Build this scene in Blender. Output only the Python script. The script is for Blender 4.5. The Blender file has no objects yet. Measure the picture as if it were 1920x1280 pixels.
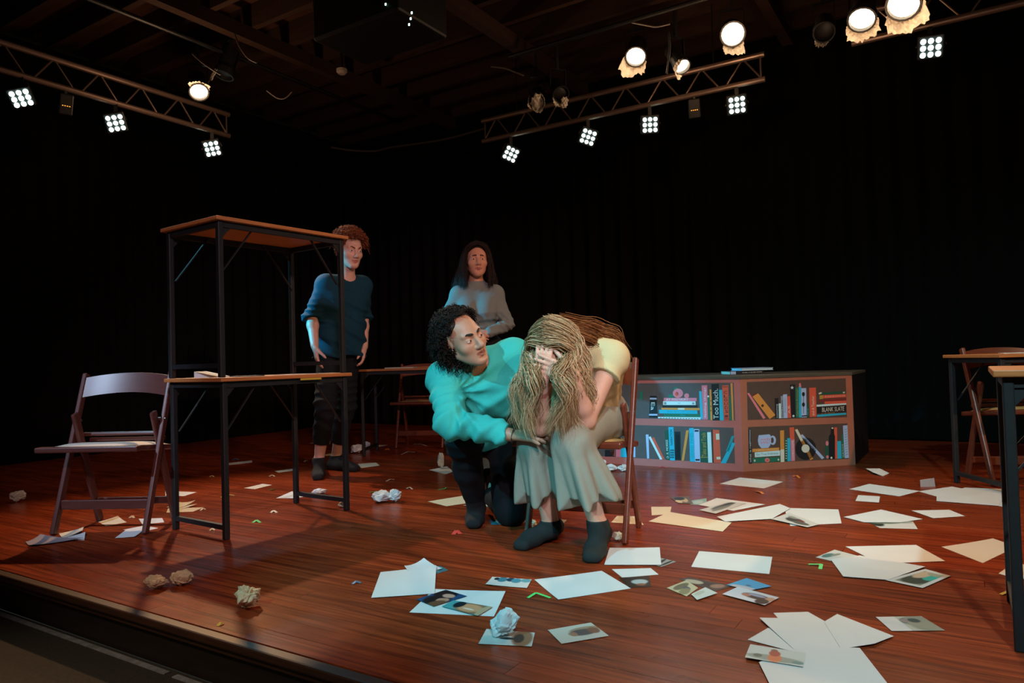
import bpy, bmesh, math, random
import numpy as np
from mathutils import Vector, Matrix

random.seed(7)
RNG = np.random.default_rng(11)
sc = bpy.context.scene
COL = sc.collection

# ------------------------------------------------------------------ camera
F_PX, PITCH, ROLL, CAM_H = 1345.2, 0.0264, 0.0289, 0.7756
_f = Vector((0, math.cos(PITCH), math.sin(PITCH)))
_u0 = Vector((0, -math.sin(PITCH), math.cos(PITCH)))
_r0 = Vector((1, 0, 0))
CR = _r0 * math.cos(ROLL) - _u0 * math.sin(ROLL)
CU = _r0 * math.sin(ROLL) + _u0 * math.cos(ROLL)
CF = _f
CP = Vector((0, 0, CAM_H))
cam_data = bpy.data.cameras.new('camera')
cam_data.sensor_width = 36.0
cam_data.lens = 36.0 * F_PX / 1920.0
cam_data.clip_start = 0.05
camera = bpy.data.objects.new('camera', cam_data)
COL.objects.link(camera)
camera.matrix_world = Matrix(((CR.x, CU.x, -CF.x, CP.x), (CR.y, CU.y, -CF.y, CP.y),
                              (CR.z, CU.z, -CF.z, CP.z), (0, 0, 0, 1)))
sc.camera = camera

# ------------------------------------------------------------------ world, view
world = bpy.data.worlds.new('dark_room')
sc.world = world
world.use_nodes = True
world.node_tree.nodes['Background'].inputs[0].default_value = (0.80, 0.95, 0.85, 1)
world.node_tree.nodes['Background'].inputs[1].default_value = 0.02
sc.view_settings.view_transform = 'Standard'
sc.view_settings.look = 'None'
sc.view_settings.exposure = 0.2
sc.view_settings.gamma = 1.0
sc.view_settings.use_curve_mapping = False
sc.cycles.max_bounces = 6
sc.cycles.diffuse_bounces = 3
sc.cycles.glossy_bounces = 3

# ------------------------------------------------------------------ stage lighting (front of house, behind the camera), plus an added carpet fill
def spot(name, loc, target, energy, color, angle, blend=0.4, size=0.05):
    d = bpy.data.lights.new(name, 'SPOT')
    d.energy = energy
    d.color = color
    d.spot_size = math.radians(angle)
    d.spot_blend = blend
    d.shadow_soft_size = size
    o = bpy.data.objects.new(name, d)
    COL.objects.link(o)
    o.location = loc
    o.rotation_euler = (Vector(target) - Vector(loc)).to_track_quat('-Z', 'Y').to_euler()
    return o

spot('front_cool_spotlight', (-2.6, -0.3, 3.3), (-0.05, 3.0, 0.45), 610, (0.12, 0.80, 1.0), 28, 0.5, 0.05)
spot('front_right_cool_spotlight', (0.3, -1.4, 3.6), (2.1, 2.7, 0.0), 560, (0.56, 0.90, 1.0), 62, 0.8, 0.06)
spot('front_warm_spotlight', (3.4, -0.2, 3.5), (0.7, 4.6, 0.4), 360, (1.0, 0.56, 0.30), 50, 0.6, 0.06)
spot('front_lavender_spotlight', (0.4, -1.2, 2.7), (-0.75, 4.3, 0.85), 335, (1.0, 0.68, 0.78), 46, 0.7, 0.08)
spot('left_blue_spotlight', (-4.5, 4.3, 2.5), (-0.4, 5.12, 0.90), 1250, (0.03, 0.62, 1.0), 13, 0.5, 0.05)
spot('left_chair_blue_spotlight', (-3.6, 0.4, 3.2), (-2.0, 3.5, 0.5), 480, (0.55, 0.72, 1.0), 18, 0.8, 0.05)
spot('added_carpet_fill', (-2.6, 0.2, 2.7), (-1.7, 1.2, -0.158), 200, (1.0, 0.80, 0.55), 50, 0.8, 0.08)  # added fill that brightens the carpet, not a known lamp

# ------------------------------------------------------------------ helpers
def ray(px, py):
    return CF + CR * ((px - 960.0) / F_PX) - CU * ((py - 640.0) / F_PX)

def at_z(px, py, z=0.0):
    d = ray(px, py)
    return CP + d * ((z - CP.z) / d.z)

def pt(px, py, depth):
    d = ray(px, py)
    return CP + d * (depth / d.y)

def on_plane(px, py, p0, n):
    d = ray(px, py)
    return CP + d * ((Vector(p0) - CP).dot(n) / d.dot(n))

def lin(c):
    if isinstance(c, str):
        c = [int(c[i:i + 2], 16) / 255.0 for i in (0, 2, 4)]
    return tuple((x / 12.92 if x <= 0.04045 else ((x + 0.055) / 1.055) ** 2.4) for x in c) + (1.0,)

MATS = {}
def mat(name, color, rough=0.6, metal=0.0, spec=0.5, emit=None, estr=0.0, noise=0.0, nscale=20.0, bump=0.0, bscale=60.0,
        rand=0.0, stretch=(1, 1, 1), transl=0.0):
    if name in MATS:
        return MATS[name]
    m = bpy.data.materials.new(name)
    m.use_nodes = True
    nt = m.node_tree
    b = nt.nodes['Principled BSDF']
    c = lin(color)
    b.inputs['Base Color'].default_value = c
    b.inputs['Roughness'].default_value = rough
    b.inputs['Metallic'].default_value = metal
    b.inputs['Specular IOR Level'].default_value = spec
    if transl:
        b.inputs['Subsurface Weight'].default_value = transl
        b.inputs['Subsurface Radius'].default_value = (0.012, 0.005, 0.003)
        b.inputs['Subsurface Scale'].default_value = 0.6
    if emit is not None:
        b.inputs['Emission Color'].default_value = lin(emit)
        b.inputs['Emission Strength'].default_value = estr
    if noise or bump or rand:
        tc = nt.nodes.new('ShaderNodeTexCoord')
        mp = nt.nodes.new('ShaderNodeMapping')
        mp.inputs['Scale'].default_value = stretch
        nt.links.new(tc.outputs['Object'], mp.inputs['Vector'])
    if noise or rand:
        hsv = nt.nodes.new('ShaderNodeHueSaturation')
        hsv.inputs['Color'].default_value = c
        val = None
        if noise:
            n = nt.nodes.new('ShaderNodeTexNoise')
            n.inputs['Scale'].default_value = nscale
            n.inputs['Detail'].default_value = 5.0
            nt.links.new(mp.outputs['Vector'], n.inputs['Vector'])
            mr = nt.nodes.new('ShaderNodeMapRange')
            mr.inputs['From Min'].default_value = 0.25
            mr.inputs['From Max'].default_value = 0.75
            mr.inputs['To Min'].default_value = 1.0 - noise
            mr.inputs['To Max'].default_value = 1.0 + noise
            nt.links.new(n.outputs['Fac'], mr.inputs['Value'])
            val = mr.outputs['Result']
        if rand:
            oi = nt.nodes.new('ShaderNodeObjectInfo')
            mr2 = nt.nodes.new('ShaderNodeMapRange')
            mr2.inputs['To Min'].default_value = 1.0 - rand
            mr2.inputs['To Max'].default_value = 1.0 + rand
            nt.links.new(oi.outputs['Random'], mr2.inputs['Value'])
            if val is None:
                val = mr2.outputs['Result']
            else:
                mu = nt.nodes.new('ShaderNodeMath')
                mu.operation = 'MULTIPLY'
                nt.links.new(val, mu.inputs[0])
                nt.links.new(mr2.outputs['Result'], mu.inputs[1])
                val = mu.outputs[0]
        nt.links.new(val, hsv.inputs['Value'])
        nt.links.new(hsv.outputs['Color'], b.inputs['Base Color'])
    if bump:
        n2 = nt.nodes.new('ShaderNodeTexNoise')
        n2.inputs['Scale'].default_value = bscale
        n2.inputs['Detail'].default_value = 4.0
        nt.links.new(mp.outputs['Vector'], n2.inputs['Vector'])
        bp = nt.nodes.new('ShaderNodeBump')
        bp.inputs['Strength'].default_value = bump
        bp.inputs['Distance'].default_value = 0.01
        nt.links.new(n2.outputs['Fac'], bp.inputs['Height'])
        nt.links.new(bp.outputs['Normal'], b.inputs['Normal'])
    MATS[name] = m
    return m

def vcol_mat(name, rough=0.5, attr='paint', bump=0.0):
    if name in MATS:
        return MATS[name]
    m = bpy.data.materials.new(name)
    m.use_nodes = True
    nt = m.node_tree
    b = nt.nodes['Principled BSDF']
    a = nt.nodes.new('ShaderNodeAttribute')
    a.attribute_name = attr
    nt.links.new(a.outputs['Color'], b.inputs['Base Color'])
    b.inputs['Roughness'].default_value = rough
    MATS[name] = m
    return m

class MB:
    """collects polygons and links them as one mesh object"""
    def __init__(self):
        self.v = []
        self.f = []
    def poly(self, pts):
        i = len(self.v)
        self.v += [tuple(p) for p in pts]
        self.f.append(tuple(range(i, i + len(pts))))
    def box(self, c, s, rot=None):
        i = len(self.v)
        c = Vector(c)
        for sx, sy, sz in ((-1, -1, -1), (1, -1, -1), (1, 1, -1), (-1, 1, -1), (-1, -1, 1), (1, -1, 1), (1, 1, 1), (-1, 1, 1)):
            p = Vector((sx * s[0] / 2, sy * s[1] / 2, sz * s[2] / 2))
            if rot is not None:
                p = rot @ p
            self.v.append(tuple(c + p))
        for q in ((0, 3, 2, 1), (4, 5, 6, 7), (0, 1, 5, 4), (1, 2, 6, 5), (2, 3, 7, 6), (3, 0, 4, 7)):
            self.f.append(tuple(i + k for k in q))
        return self
    def bar(self, a, b, w, t, side=(1, 0, 0)):
        """rectangular bar from a to b; w measured along side, t across"""
        a, b, side = Vector(a), Vector(b), Vector(side)
        d = (b - a).normalized()
        y = d.cross(side).normalized()
        x = y.cross(d).normalized()
        i = len(self.v)
        for p in (a, b):
            for sx, sy in ((-1, -1), (1, -1), (1, 1), (-1, 1)):
                self.v.append(tuple(p + x * (sx * w / 2) + y * (sy * t / 2)))
        for q in ((0, 1, 5, 4), (1, 2, 6, 5), (2, 3, 7, 6), (3, 0, 4, 7), (3, 2, 1, 0), (4, 5, 6, 7)):
            self.f.append(tuple(i + k for k in q))
        return self
    def tube(self, pts, r, n=8, caps=True):
        pts = [Vector(p) for p in pts]
        if not hasattr(r, '__len__'):
            r = [r] * len(pts)
        i0 = len(self.v)
        d = (pts[1] - pts[0]).normalized()
        x = d.orthogonal().normalized()
        for k, p in enumerate(pts):
            if k == 0:
                t = pts[1] - pts[0]
            elif k == len(pts) - 1:
                t = pts[-1] - pts[-2]
            else:
                t = pts[k + 1] - pts[k - 1]
            t.normalize()
            x = (x - t * x.dot(t))
            if x.length < 1e-6:
                x = t.orthogonal()
            x.normalize()
            y = t.cross(x)
            for j in range(n):
                a = 2 * math.pi * j / n
                self.v.append(tuple(p + (x * math.cos(a) + y * math.sin(a)) * r[k]))
        for k in range(len(pts) - 1):
            for j in range(n):
                a, b2 = i0 + k * n + j, i0 + k * n + (j + 1) % n
                self.f.append((a, b2, b2 + n, a + n))
        if caps:
            self.f.append(tuple(i0 + j for j in reversed(range(n))))
            self.f.append(tuple(i0 + (len(pts) - 1) * n + j for j in range(n)))
        return self
    def prism(self, pts, vec):
        """extrude the polygon pts by vec"""
        vec = Vector(vec)
        n = len(pts)
        i = len(self.v)
        self.v += [tuple(p) for p in pts] + [tuple(Vector(p) + vec) for p in pts]
        self.f.append(tuple(i + k for k in reversed(range(n))))
        self.f.append(tuple(i + n + k for k in range(n)))
        for k in range(n):
            a, b2 = i + k, i + (k + 1) % n
            self.f.append((a, b2, b2 + n, a + n))
        return self
    def grid(self, fn, nu, nv):
        i = len(self.v)
        for a in range(nu + 1):
            for b2 in range(nv + 1):
                self.v.append(tuple(fn(a / nu, b2 / nv)))
        for a in range(nu):
            for b2 in range(nv):
                p = i + a * (nv + 1) + b2
                self.f.append((p, p + nv + 1, p + nv + 2, p + 1))
        return self
    def build(self, name, m, parent=None, smooth=False, bevel=0.0, fix=True, auto=0.0):
        me = bpy.data.meshes.new(name)
        me.from_pydata(self.v, [], self.f)
        if fix:
            bm = bmesh.new()
            bm.from_mesh(me)
            bmesh.ops.recalc_face_normals(bm, faces=bm.faces)
            bm.to_mesh(me)
            bm.free()
        if smooth:
            for p in me.polygons:
                p.use_smooth = True
        o = bpy.data.objects.new(name, me)
        COL.objects.link(o)
        if m is not None:
            me.materials.append(m)
        if parent is not None:
            o.parent = parent
        if bevel:
            bv = o.modifiers.new('bevel', 'BEVEL')
            bv.width = bevel
            bv.segments = 2
            bv.limit_method = 'ANGLE'
        return o

def tag(o, label, cat, group=None, kind=None):
    o['label'] = label
    o['category'] = cat
    if group:
        o['group'] = group
    if kind:
        o['kind'] = kind
    return o

def structure(o, label=None):
    o['kind'] = 'structure'
    if label:
        o['label'] = label
    return o

def empty(name, loc=(0, 0, 0), rz=0.0, mtx=None):
    o = bpy.data.objects.new(name, None)
    COL.objects.link(o)
    o.empty_display_size = 0.05
    if mtx is not None:
        o.matrix_world = mtx
    else:
        o.location = loc
        o.rotation_euler = (0, 0, rz)
    return o

def copy_tree(o, parent=None):
    c = o.copy()
    COL.objects.link(c)
    c.parent = parent
    for ch in o.children:
        copy_tree(ch, c)
    return c

def frame_z(d, up=(0, 0, 1), roll=0.0):
    """rotation whose local z looks along d"""
    z = Vector(d).normalized()
    x = Vector(up).cross(z)
    if x.length < 1e-5:
        x = Vector((1, 0, 0))
    x.normalize()
    y = z.cross(x)
    return Matrix((x, y, z)).transposed() @ Matrix.Rotation(roll, 3, 'Z')

# ------------------------------------------------------------------ the room: axes A (along the right wall) and B (away along the left wall)
TH = math.radians(-32.4)
A = Vector((math.cos(TH), math.sin(TH), 0))
B = Vector((-math.sin(TH), math.cos(TH), 0))
def ab(a, b, z=0.0):
    return A * a + B * b + Vector((0, 0, z))
ROOM = Matrix.Rotation(TH, 4, 'Z')
EDGE_B, BACK_B, LEFT_A, RIGHT_A = 1.333, 7.0, -7.05, 6.0
RISE = 0.158
CEIL = 3.85

def wood_floor():
    m = bpy.data.materials.new('mahogany_boards')
    m.use_nodes = True
    nt = m.node_tree
    b = nt.nodes['Principled BSDF']
    tc = nt.nodes.new('ShaderNodeTexCoord')
    oi = nt.nodes.new('ShaderNodeObjectInfo')
    add = nt.nodes.new('ShaderNodeVectorMath'); add.operation = 'ADD'
    comb = nt.nodes.new('ShaderNodeCombineXYZ')
    mul = nt.nodes.new('ShaderNodeMath'); mul.operation = 'MULTIPLY'; mul.inputs[1].default_value = 37.0
    nt.links.new(oi.outputs['Random'], mul.inputs[0])
    nt.links.new(mul.outputs[0], comb.inputs['X'])
    nt.links.new(mul.outputs[0], comb.inputs['Y'])
    nt.links.new(tc.outputs['Object'], add.inputs[0])
    nt.links.new(comb.outputs[0], add.inputs[1])
    mp = nt.nodes.new('ShaderNodeMapping')
    mp.inputs['Scale'].default_value = (1.2, 26.0, 1.0)
    nt.links.new(add.outputs[0], mp.inputs['Vector'])
    n1 = nt.nodes.new('ShaderNodeTexNoise'); n1.inputs['Scale'].default_value = 2.2; n1.inputs['Detail'].default_value = 7.0
    n1.inputs['Distortion'].default_value = 0.6
    nt.links.new(mp.outputs['Vector'], n1.inputs['Vector'])
    rp = nt.nodes.new('ShaderNodeValToRGB')
    e = rp.color_ramp.elements
    e[0].position = 0.28; e[0].color = lin('591f0f')
    e[1].position = 0.75; e[1].color = lin('a64823')
    nt.links.new(n1.outputs['Fac'], rp.inputs['Fac'])
    hsv = nt.nodes.new('ShaderNodeHueSaturation')
    mr = nt.nodes.new('ShaderNodeMapRange'); mr.inputs['To Min'].default_value = 0.78; mr.inputs['To Max'].default_value = 1.15
    nt.links.new(oi.outputs['Random'], mr.inputs['Value'])
    nt.links.new(mr.outputs['Result'], hsv.inputs['Value'])
    nt.links.new(rp.outputs['Color'], hsv.inputs['Color'])
    nt.links.new(hsv.outputs['Color'], b.inputs['Base Color'])
    # worn varnish
    n2 = nt.nodes.new('ShaderNodeTexNoise'); n2.inputs['Scale'].default_value = 3.0; n2.inputs['Detail'].default_value = 3.0
    nt.links.new(tc.outputs['Object'], n2.inputs['Vector'])
    mr2 = nt.nodes.new('ShaderNodeMapRange'); mr2.inputs['To Min'].default_value = 0.20; mr2.inputs['To Max'].default_value = 0.36
    nt.links.new(n2.outputs['Fac'], mr2.inputs['Value'])
    nt.links.new(mr2.outputs['Result'], b.inputs['Roughness'])
    bp = nt.nodes.new('ShaderNodeBump'); bp.inputs['Strength'].default_value = 0.10; bp.inputs['Distance'].default_value = 0.004
    nt.links.new(n1.outputs['Fac'], bp.inputs['Height'])
    nt.links.new(bp.outputs['Normal'], b.inputs['Normal'])
    b.inputs['Specular IOR Level'].default_value = 0.30
    return m
M_FLOOR = wood_floor()
M_BLACK = mat('black_paint', '0d0d0d', 0.55)
M_RISER = mat('dark_riser_wood', '1c120d', 0.5, noise=0.3, nscale=6, stretch=(1, 8, 8))
M_NOSE = mat('stage_nosing', '3a2014', 0.45, noise=0.3, nscale=8, stretch=(1, 9, 9))
M_CARPET = mat('audience_carpet', '2e2822', 0.95, noise=0.35, nscale=90, bump=0.4, bscale=300)
M_TAPE = mat('worn_tape', '77787c', 0.7, noise=0.4, nscale=30)
M_CURTAIN = mat('black_velour', '090908', 0.95, spec=0.15)
M_JOIST = mat('dark_joist_wood', '38200f', 0.8, noise=0.4, nscale=5, stretch=(1, 12, 12))
M_CEIL = mat('ceiling_boards', '4a2a18', 0.85, noise=0.4, nscale=4, stretch=(1, 10, 10))

# stage floor: a dark base slab with separate boards laid on it
floor = MB().box((0.5 * (LEFT_A + RIGHT_A), 0.5 * (EDGE_B + BACK_B), -0.5 * RISE - 0.011), (RIGHT_A - LEFT_A, BACK_B - EDGE_B, RISE - 0.022)).build('floor', M_RISER)
floor.matrix_world = ROOM
structure(floor, 'dark red-brown varnished wooden stage floor')
BW = 0.0805
rows = int((BACK_B - EDGE_B) / BW)
boards = []
plank_cache = {}
rb = random.Random(3)
for r in range(rows):
    a = LEFT_A - rb.random() * 1.8
    while a < RIGHT_A:
        L = rb.choice((2.0, 2.4, 2.8, 3.2))
        a0, a1 = max(a, LEFT_A), min(a + L, RIGHT_A)
        if a1 - a0 > 0.05:
            boards.append((a0, a1, EDGE_B + (r + 0.5) * BW))
        a += L
def board_seen(bd):
    c = ab(min(max(0.0, bd[0]), bd[1]), bd[2])
    return c.length + (4 if ab(bd[1], bd[2]).x < -3.5 else 0)
boards.sort(key=board_seen)
rest = MB()
for k, (a0, a1, b) in enumerate(boards):
    L = round(a1 - a0, 3)
    if k < 292:
        if L not in plank_cache:
            o = MB().box((0, 0, -0.011), (L - 0.0014, BW - 0.0014, 0.022)).build('floor_board', M_FLOOR, floor)
            plank_cache[L] = o.data
        else:
            o = bpy.data.objects.new('floor_board', plank_cache[L])
            COL.objects.link(o)
            o.parent = floor
        o.location = (0.5 * (a0 + a1), b, 0)
    else:
        rest.box((0.5 * (a0 + a1), b, -0.011), (L - 0.0014, BW - 0.0014, 0.022))
o = rest.build('floor_boards_far', M_FLOOR, floor)
o['kind'] = 'stuff'
# nosing strip and riser of the stage edge, audience floor below
tr = MB().box((0.5 * (LEFT_A + RIGHT_A), EDGE_B - 0.02, -0.014), (RIGHT_A - LEFT_A, 0.04, 0.026)).build('trim_1', M_NOSE, bevel=0.006)
tr.matrix_world = ROOM
structure(tr, 'rounded nosing along the front edge of the stage')
tr = MB().box((0.5 * (LEFT_A + RIGHT_A), EDGE_B - 0.012, -0.040), (RIGHT_A - LEFT_A, 0.022, 0.022)).build('trim_2', M_NOSE, bevel=0.004)
tr.matrix_world = ROOM
structure(tr, 'moulding under the stage nosing')
o = MB().box((0, -2.0, -RISE - 0.02), (14, 6.66, 0.04)).build('floor_audience', M_CARPET)
o.matrix_world = ROOM
structure(o, 'dark carpet of the audience floor in front of the stage')
for a0, a1 in ((-7.0, -2.12), (-2.08, 1.5)):
    tp = MB().box((0.5 * (a0 + a1), EDGE_B - 0.03, -RISE + 0.002), (a1 - a0, 0.02, 0.003)).build('floor_tape', M_TAPE)
    tp.matrix_world = ROOM
    tag(tp, 'pale worn tape strip along the foot of the stage, ' + ('longer piece at the left' if a0 < -5 else 'piece after the gap'), 'tape')

# walls and black curtains
o = MB().box((0.5 * (LEFT_A + RIGHT_A), BACK_B + 0.35, 1.85), (RIGHT_A - LEFT_A + 1, 0.1, 4.1)).build('wall_back', M_BLACK)
o.matrix_world = ROOM
structure(o, 'black back wall behind the curtain')
o = MB().box((LEFT_A - 0.35, 1.0, 1.85), (0.1, 12.8, 4.1)).build('wall_left', M_BLACK)
o.matrix_world = ROOM
structure(o, 'black left wall behind the curtain')
def curtain(name, p0, p1, inward, label):
    n = int((p1 - p0).length / 0.02)
    rc = random.Random(len(label))
    ph, phs = 0.0, []
    for i in range(n + 1):
        ph += 0.02 * (2 * math.pi / 0.19) * (0.75 + 0.5 * rc.random())
        phs.append((ph, 0.035 + 0.03 * math.sin(i * 0.037) * math.sin(i * 0.011)))
    def fn(u, v):
        i = min(n, int(round(u * n)))
        p = p0.lerp(p1, u)
        w = phs[i][1] * (1.0 - 0.35 * v)
        return p + inward * (math.sin(phs[i][0]) * w) + Vector((0, 0, 0.01 + v * (CEIL - 0.12)))
    c = MB().grid(fn, n, 5).build(name, M_CURTAIN, smooth=True, fix=False)
    return tag(c, label, 'curtain')
curtain('stage_curtain', ab(LEFT_A, BACK_B - 0.02), ab(RIGHT_A, BACK_B - 0.02), -B, 'black pleated curtain across the back of the stage, behind the painted bookcase')
curtain('stage_curtain', ab(LEFT_A + 0.02, 0.2), ab(LEFT_A + 0.02, BACK_B), A, 'black pleated curtain along the left side, behind the stacked tables')

# ceiling with open joists
ceil = MB().box((0.5 * (LEFT_A + RIGHT_A), 2.2, CEIL + 0.15), (RIGHT_A - LEFT_A + 1, 10.6, 0.1)).build('ceiling', M_CEIL)
ceil.matrix_world = ROOM
structure(ceil, 'dark wooden ceiling with open joists')
jm = None
for k in range(15):
    b = 1.2 + k * 0.41
    if jm is None:
        j = MB().box((0, 0, 0), (RIGHT_A - LEFT_A, 0.055, 0.22)).build('joist', M_JOIST, ceil)
        jm = j.data
    else:
        j = bpy.data.objects.new('joist', jm); COL.objects.link(j); j.parent = ceil
    j.location = (0.5 * (LEFT_A + RIGHT_A), b, CEIL)
for a in (-5.2, -3.4, -1.3, 0.9, 3.0):
    g = MB().box((a, 2.9 + 0.5 * 1.7, CEIL - 0.17), (0.09, 7.5, 0.12)).build('cross_beam', M_JOIST, ceil)

# ------------------------------------------------------------------ folding tables
M_TOP = mat('orange_wood_tabletop', 'b8743e', 0.45, noise=0.22, nscale=6, stretch=(1, 14, 14))
M_TMET = mat('dark_steel_frame', '14181a', 0.6, metal=0.0, noise=0.25, nscale=30)
TT = 0.018
def folding_table(label, L=0.777, W=0.485, T=0.735, ends=(0, 1)):
    """local origin: near-left corner on the ground, x along the length, y along the width"""
    t = empty('folding_table')
    tag(t, label, 'table')
    MB().box((L / 2, W / 2, T - TT / 2), (L, W, TT)).build('table_top', M_TOP, t, bevel=0.003)
    ins = 0.032
    w = 0.026
    ap = MB()
    ap.box((L / 2, ins, T - TT - 0.014), (L - 2 * ins, 0.016, 0.028))
    ap.build('side_rail', M_TMET, t)
    MB().box((L / 2, W - ins, T - TT - 0.014), (L - 2 * ins, 0.016, 0.028)).build('side_rail', M_TMET, t)
    for x in (ins, L - ins):
        s = 1 if x < L / 2 else -1
        for y in (ins, W - ins):
            MB().box((x, y, (T - TT) / 2), (w, w, T - TT)).build('leg', M_TMET, t, bevel=0.004)
            # gusset plate at the top of each leg
            g = [(x, y, T - TT), (x + s * 0.07, y, T - TT), (x + s * 0.055, y, T - TT - 0.03), (x + s * 0.013, y, T - TT - 0.075), (x, y, T - TT - 0.075)]
            MB().prism([Vector(p) - Vector((0, 0.002, 0)) for p in g], (0, 0.004, 0)).build('gusset_plate', M_TMET, t)
        MB().box((x, W / 2, 0.055), (0.02, W - 2 * ins - w, 0.022)).build('foot_bar', M_TMET, t)
        MB().box((x, W / 2, T - TT - 0.014), (0.02, W - 2 * ins - w, 0.026)).build('end_rail', M_TMET, t)
        # folding brace from the leg up to the underside
        MB().bar((x + s * 0.013, W / 2 if False else ins + 0.02, T - 0.26), (x + s * 0.19, ins + 0.02, T - TT - 0.01), 0.012, 0.005, (0, 1, 0)).build('folding_brace', M_TMET, t)
        MB().bar((x + s * 0.013, W - ins - 0.02, T - 0.26), (x + s * 0.19, W - ins - 0.02, T - TT - 0.01), 0.012, 0.005, (0, 1, 0)).build('folding_brace', M_TMET, t)
    return t
t_low = folding_table('wood-topped folding table on the floor carrying another table on its top')
t_low.location = (-1.3158, 3.2367, 0); t_low.rotation_euler.z = 0.9534
t_up = folding_table('wood-topped folding table standing on top of another table')
t_up.location = (-1.3186, 3.2253, 0.7362); t_up.rotation_euler.z = 0.948
# back table, left of the kneeling man
p1, p2 = at_z(681.6, 855.5), at_z(710.4, 842.4)
d = (p2 - p1).normalized()
ang = math.atan2(d.y, d.x) - math.pi / 2
t_back = folding_table('wood-topped folding table at the back, behind the kneeling man')
t_back.location = (p1.x - 0.03, p1.y - 0.03, 0); t_back.rotation_euler.z = ang + 0.02
# right tables
t_r = folding_table('wood-topped folding table at the right, in front of a brown chair')
t_r.location = (2.50, 3.69, 0); t_r.rotation_euler.z = 0.0
t_n = folding_table('wood-topped folding table nearest the camera, cut by the right frame edge', T=0.715)
t_n.location = (1.225, 1.835, 0); t_n.rotation_euler.z = TH

# ------------------------------------------------------------------ folding chairs
M_CH = mat('brown_resin_chair', '54302a', 0.34, spec=0.5, noise=0.12, nscale=14, stretch=(1, 1, 5))
M_CHW = mat('brown_wood_chair', '6b3420', 0.38, spec=0.5, noise=0.2, nscale=12, stretch=(1, 1, 6))
M_PAD = mat('cream_seat_pad', 'cfc7b4', 0.6)
M_PADY = mat('yellowed_seat_pad', 'b39a62', 0.6)
M_BOLT = mat('steel_bolt', '8a8a88', 0.35, metal=0.9)
def folding_chair(label, m, pad, W=0.455):
    """local: x lateral, front towards -y, front feet at y=0"""
    t = empty('folding_chair')
    tag(t, label, 'chair')
    hx = W / 2 - 0.012
    BY, BZ = 0.255, 0.770                       # top of the long posts
    pd = Vector((0, BY, BZ)).normalized()
    for s in (-1, 1):
        p = MB()
        p.bar((s * hx, 0.0, 0.0), (s * hx, BY, BZ), 0.022, 0.036, (1, 0, 0))
        p.build('front_post', m, t, bevel=0.006)
        q = MB()
        q.bar((s * (hx - 0.026), 0.31, 0.0), (s * (hx - 0.026), 0.125, 0.575), 0.020, 0.045, (1, 0, 0))
        q.build('rear_leg', m, t, bevel=0.008)
        MB().tube([(s * (hx + 0.013), 0.170, 0.535), (s * (hx - 0.03), 0.170, 0.535)], 0.007, 8).build('pivot_bolt', M_BOLT, t)
    # seat: frame, pad and rear rails
    seat = MB()
    z0, z1 = 0.416, 0.378
    sx = hx - 0.040
    seat.box((0, -0.07, z0), (2 * hx + 0.045, 0.045, 0.026))
    seat.bar((-sx, -0.055, z0), (-sx, 0.33, z1), 0.035, 0.026, (1, 0, 0))
    seat.bar((sx, -0.055, z0), (sx, 0.33, z1), 0.035, 0.026, (1, 0, 0))
    seat.box((0, 0.32, z1), (2 * sx + 0.035, 0.035, 0.026))
    so = seat.build('seat_frame', m, t, bevel=0.006)
    def padf(u, v):
        x = (u - 0.5) * 2
        y = (v - 0.5) * 2
        h = max(0.0, (1 - abs(x) ** 6)) * max(0.0, (1 - abs(y) ** 6))
        return Vector((x * (sx + 0.008), 0.125 + y * 0.19, z0 + 0.010 + (z1 - z0) * (v) + 0.022 * h))
    MB().grid(padf, 16, 16).build('seat_pad', pad, t, smooth=True)
    MB().tube([(-hx + 0.02, 0.205, 0.462), (hx - 0.02, 0.205, 0.462)], 0.010, 8).build('rear_rail', m, t)
    MB().box((0, 0.235, 0.432), (2 * hx - 0.06, 0.014, 0.018)).build('rear_rail', m, t)
    # front stretcher and rear stretcher
    MB().box((0, 0.047, 0.135), (2 * hx - 0.02, 0.016, 0.046)).build('stretcher', m, t, bevel=0.004)
    MB().box((0, 0.276, 0.11), (2 * (hx - 0.026) - 0.02, 0.014, 0.036)).build('stretcher', m, t, bevel=0.004)
    # curved and arched back slat
    def slat(side):
        def fn(u, v):
            x = (u - 0.5) * 2
            bow = 0.030 * (1 - x * x)
            arch = 0.020 * (1 - x * x)
            z = 0.650 + v * 0.100 + arch
            y = BY * z / BZ + bow + side * 0.007 - 0.004
            return Vector((x * (hx - 0.010), y, z))
        return fn
    b = MB()
    n = 16
    f0, f1 = slat(-1), slat(1)
    b.grid(f0, n, 3)
    b.grid(f1, n, 3)
    for v in (0, 1):
        b.grid(lambda u, w, v=v: f0(u, v).lerp(f1(u, v), w), n, 1)
    b.build('backrest', m, t, smooth=True, fix=False)
    return t
def place_chair(t, px, py, qx, qy):
    """put the front feet on two floor points (chair's own right foot first, seen from the front: left in the picture)"""
    a, c = at_z(px, py), at_z(qx, qy)
    mid = (a + c) / 2
    d = c - a
    t.location = (mid.x, mid.y, 0)
    t.rotation_euler.z = math.atan2(d.y, d.x)
ch_l = folding_chair('brown folding chair with a pale seat at the left, beside the stacked tables', M_CH, M_PAD, W=0.485)
place_chair(ch_l, 96, 1003, 276, 1001)
ch_b = folding_chair('brown folding chair at the back table, behind the kneeling man', M_CHW, M_PADY)
place_chair(ch_b, 743, 841, 829, 840)
ch_r = folding_chair('brown folding chair behind the table at the right edge', M_CHW, M_PADY)
ch_r.location = (2.66 + 0.20, 3.98, 0); ch_r.rotation_euler.z = -0.06
ch_w = folding_chair('brown folding chair with the bent-over blonde woman sitting on it', M_CHW, M_PADY, W=0.47)
CHD = Vector((-0.43, -0.903, 0)).normalized()      # facing direction of the woman's chair
CHL = Vector((-CHD.y, CHD.x, 0))                    # towards her left is -CHL ... see below
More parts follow.
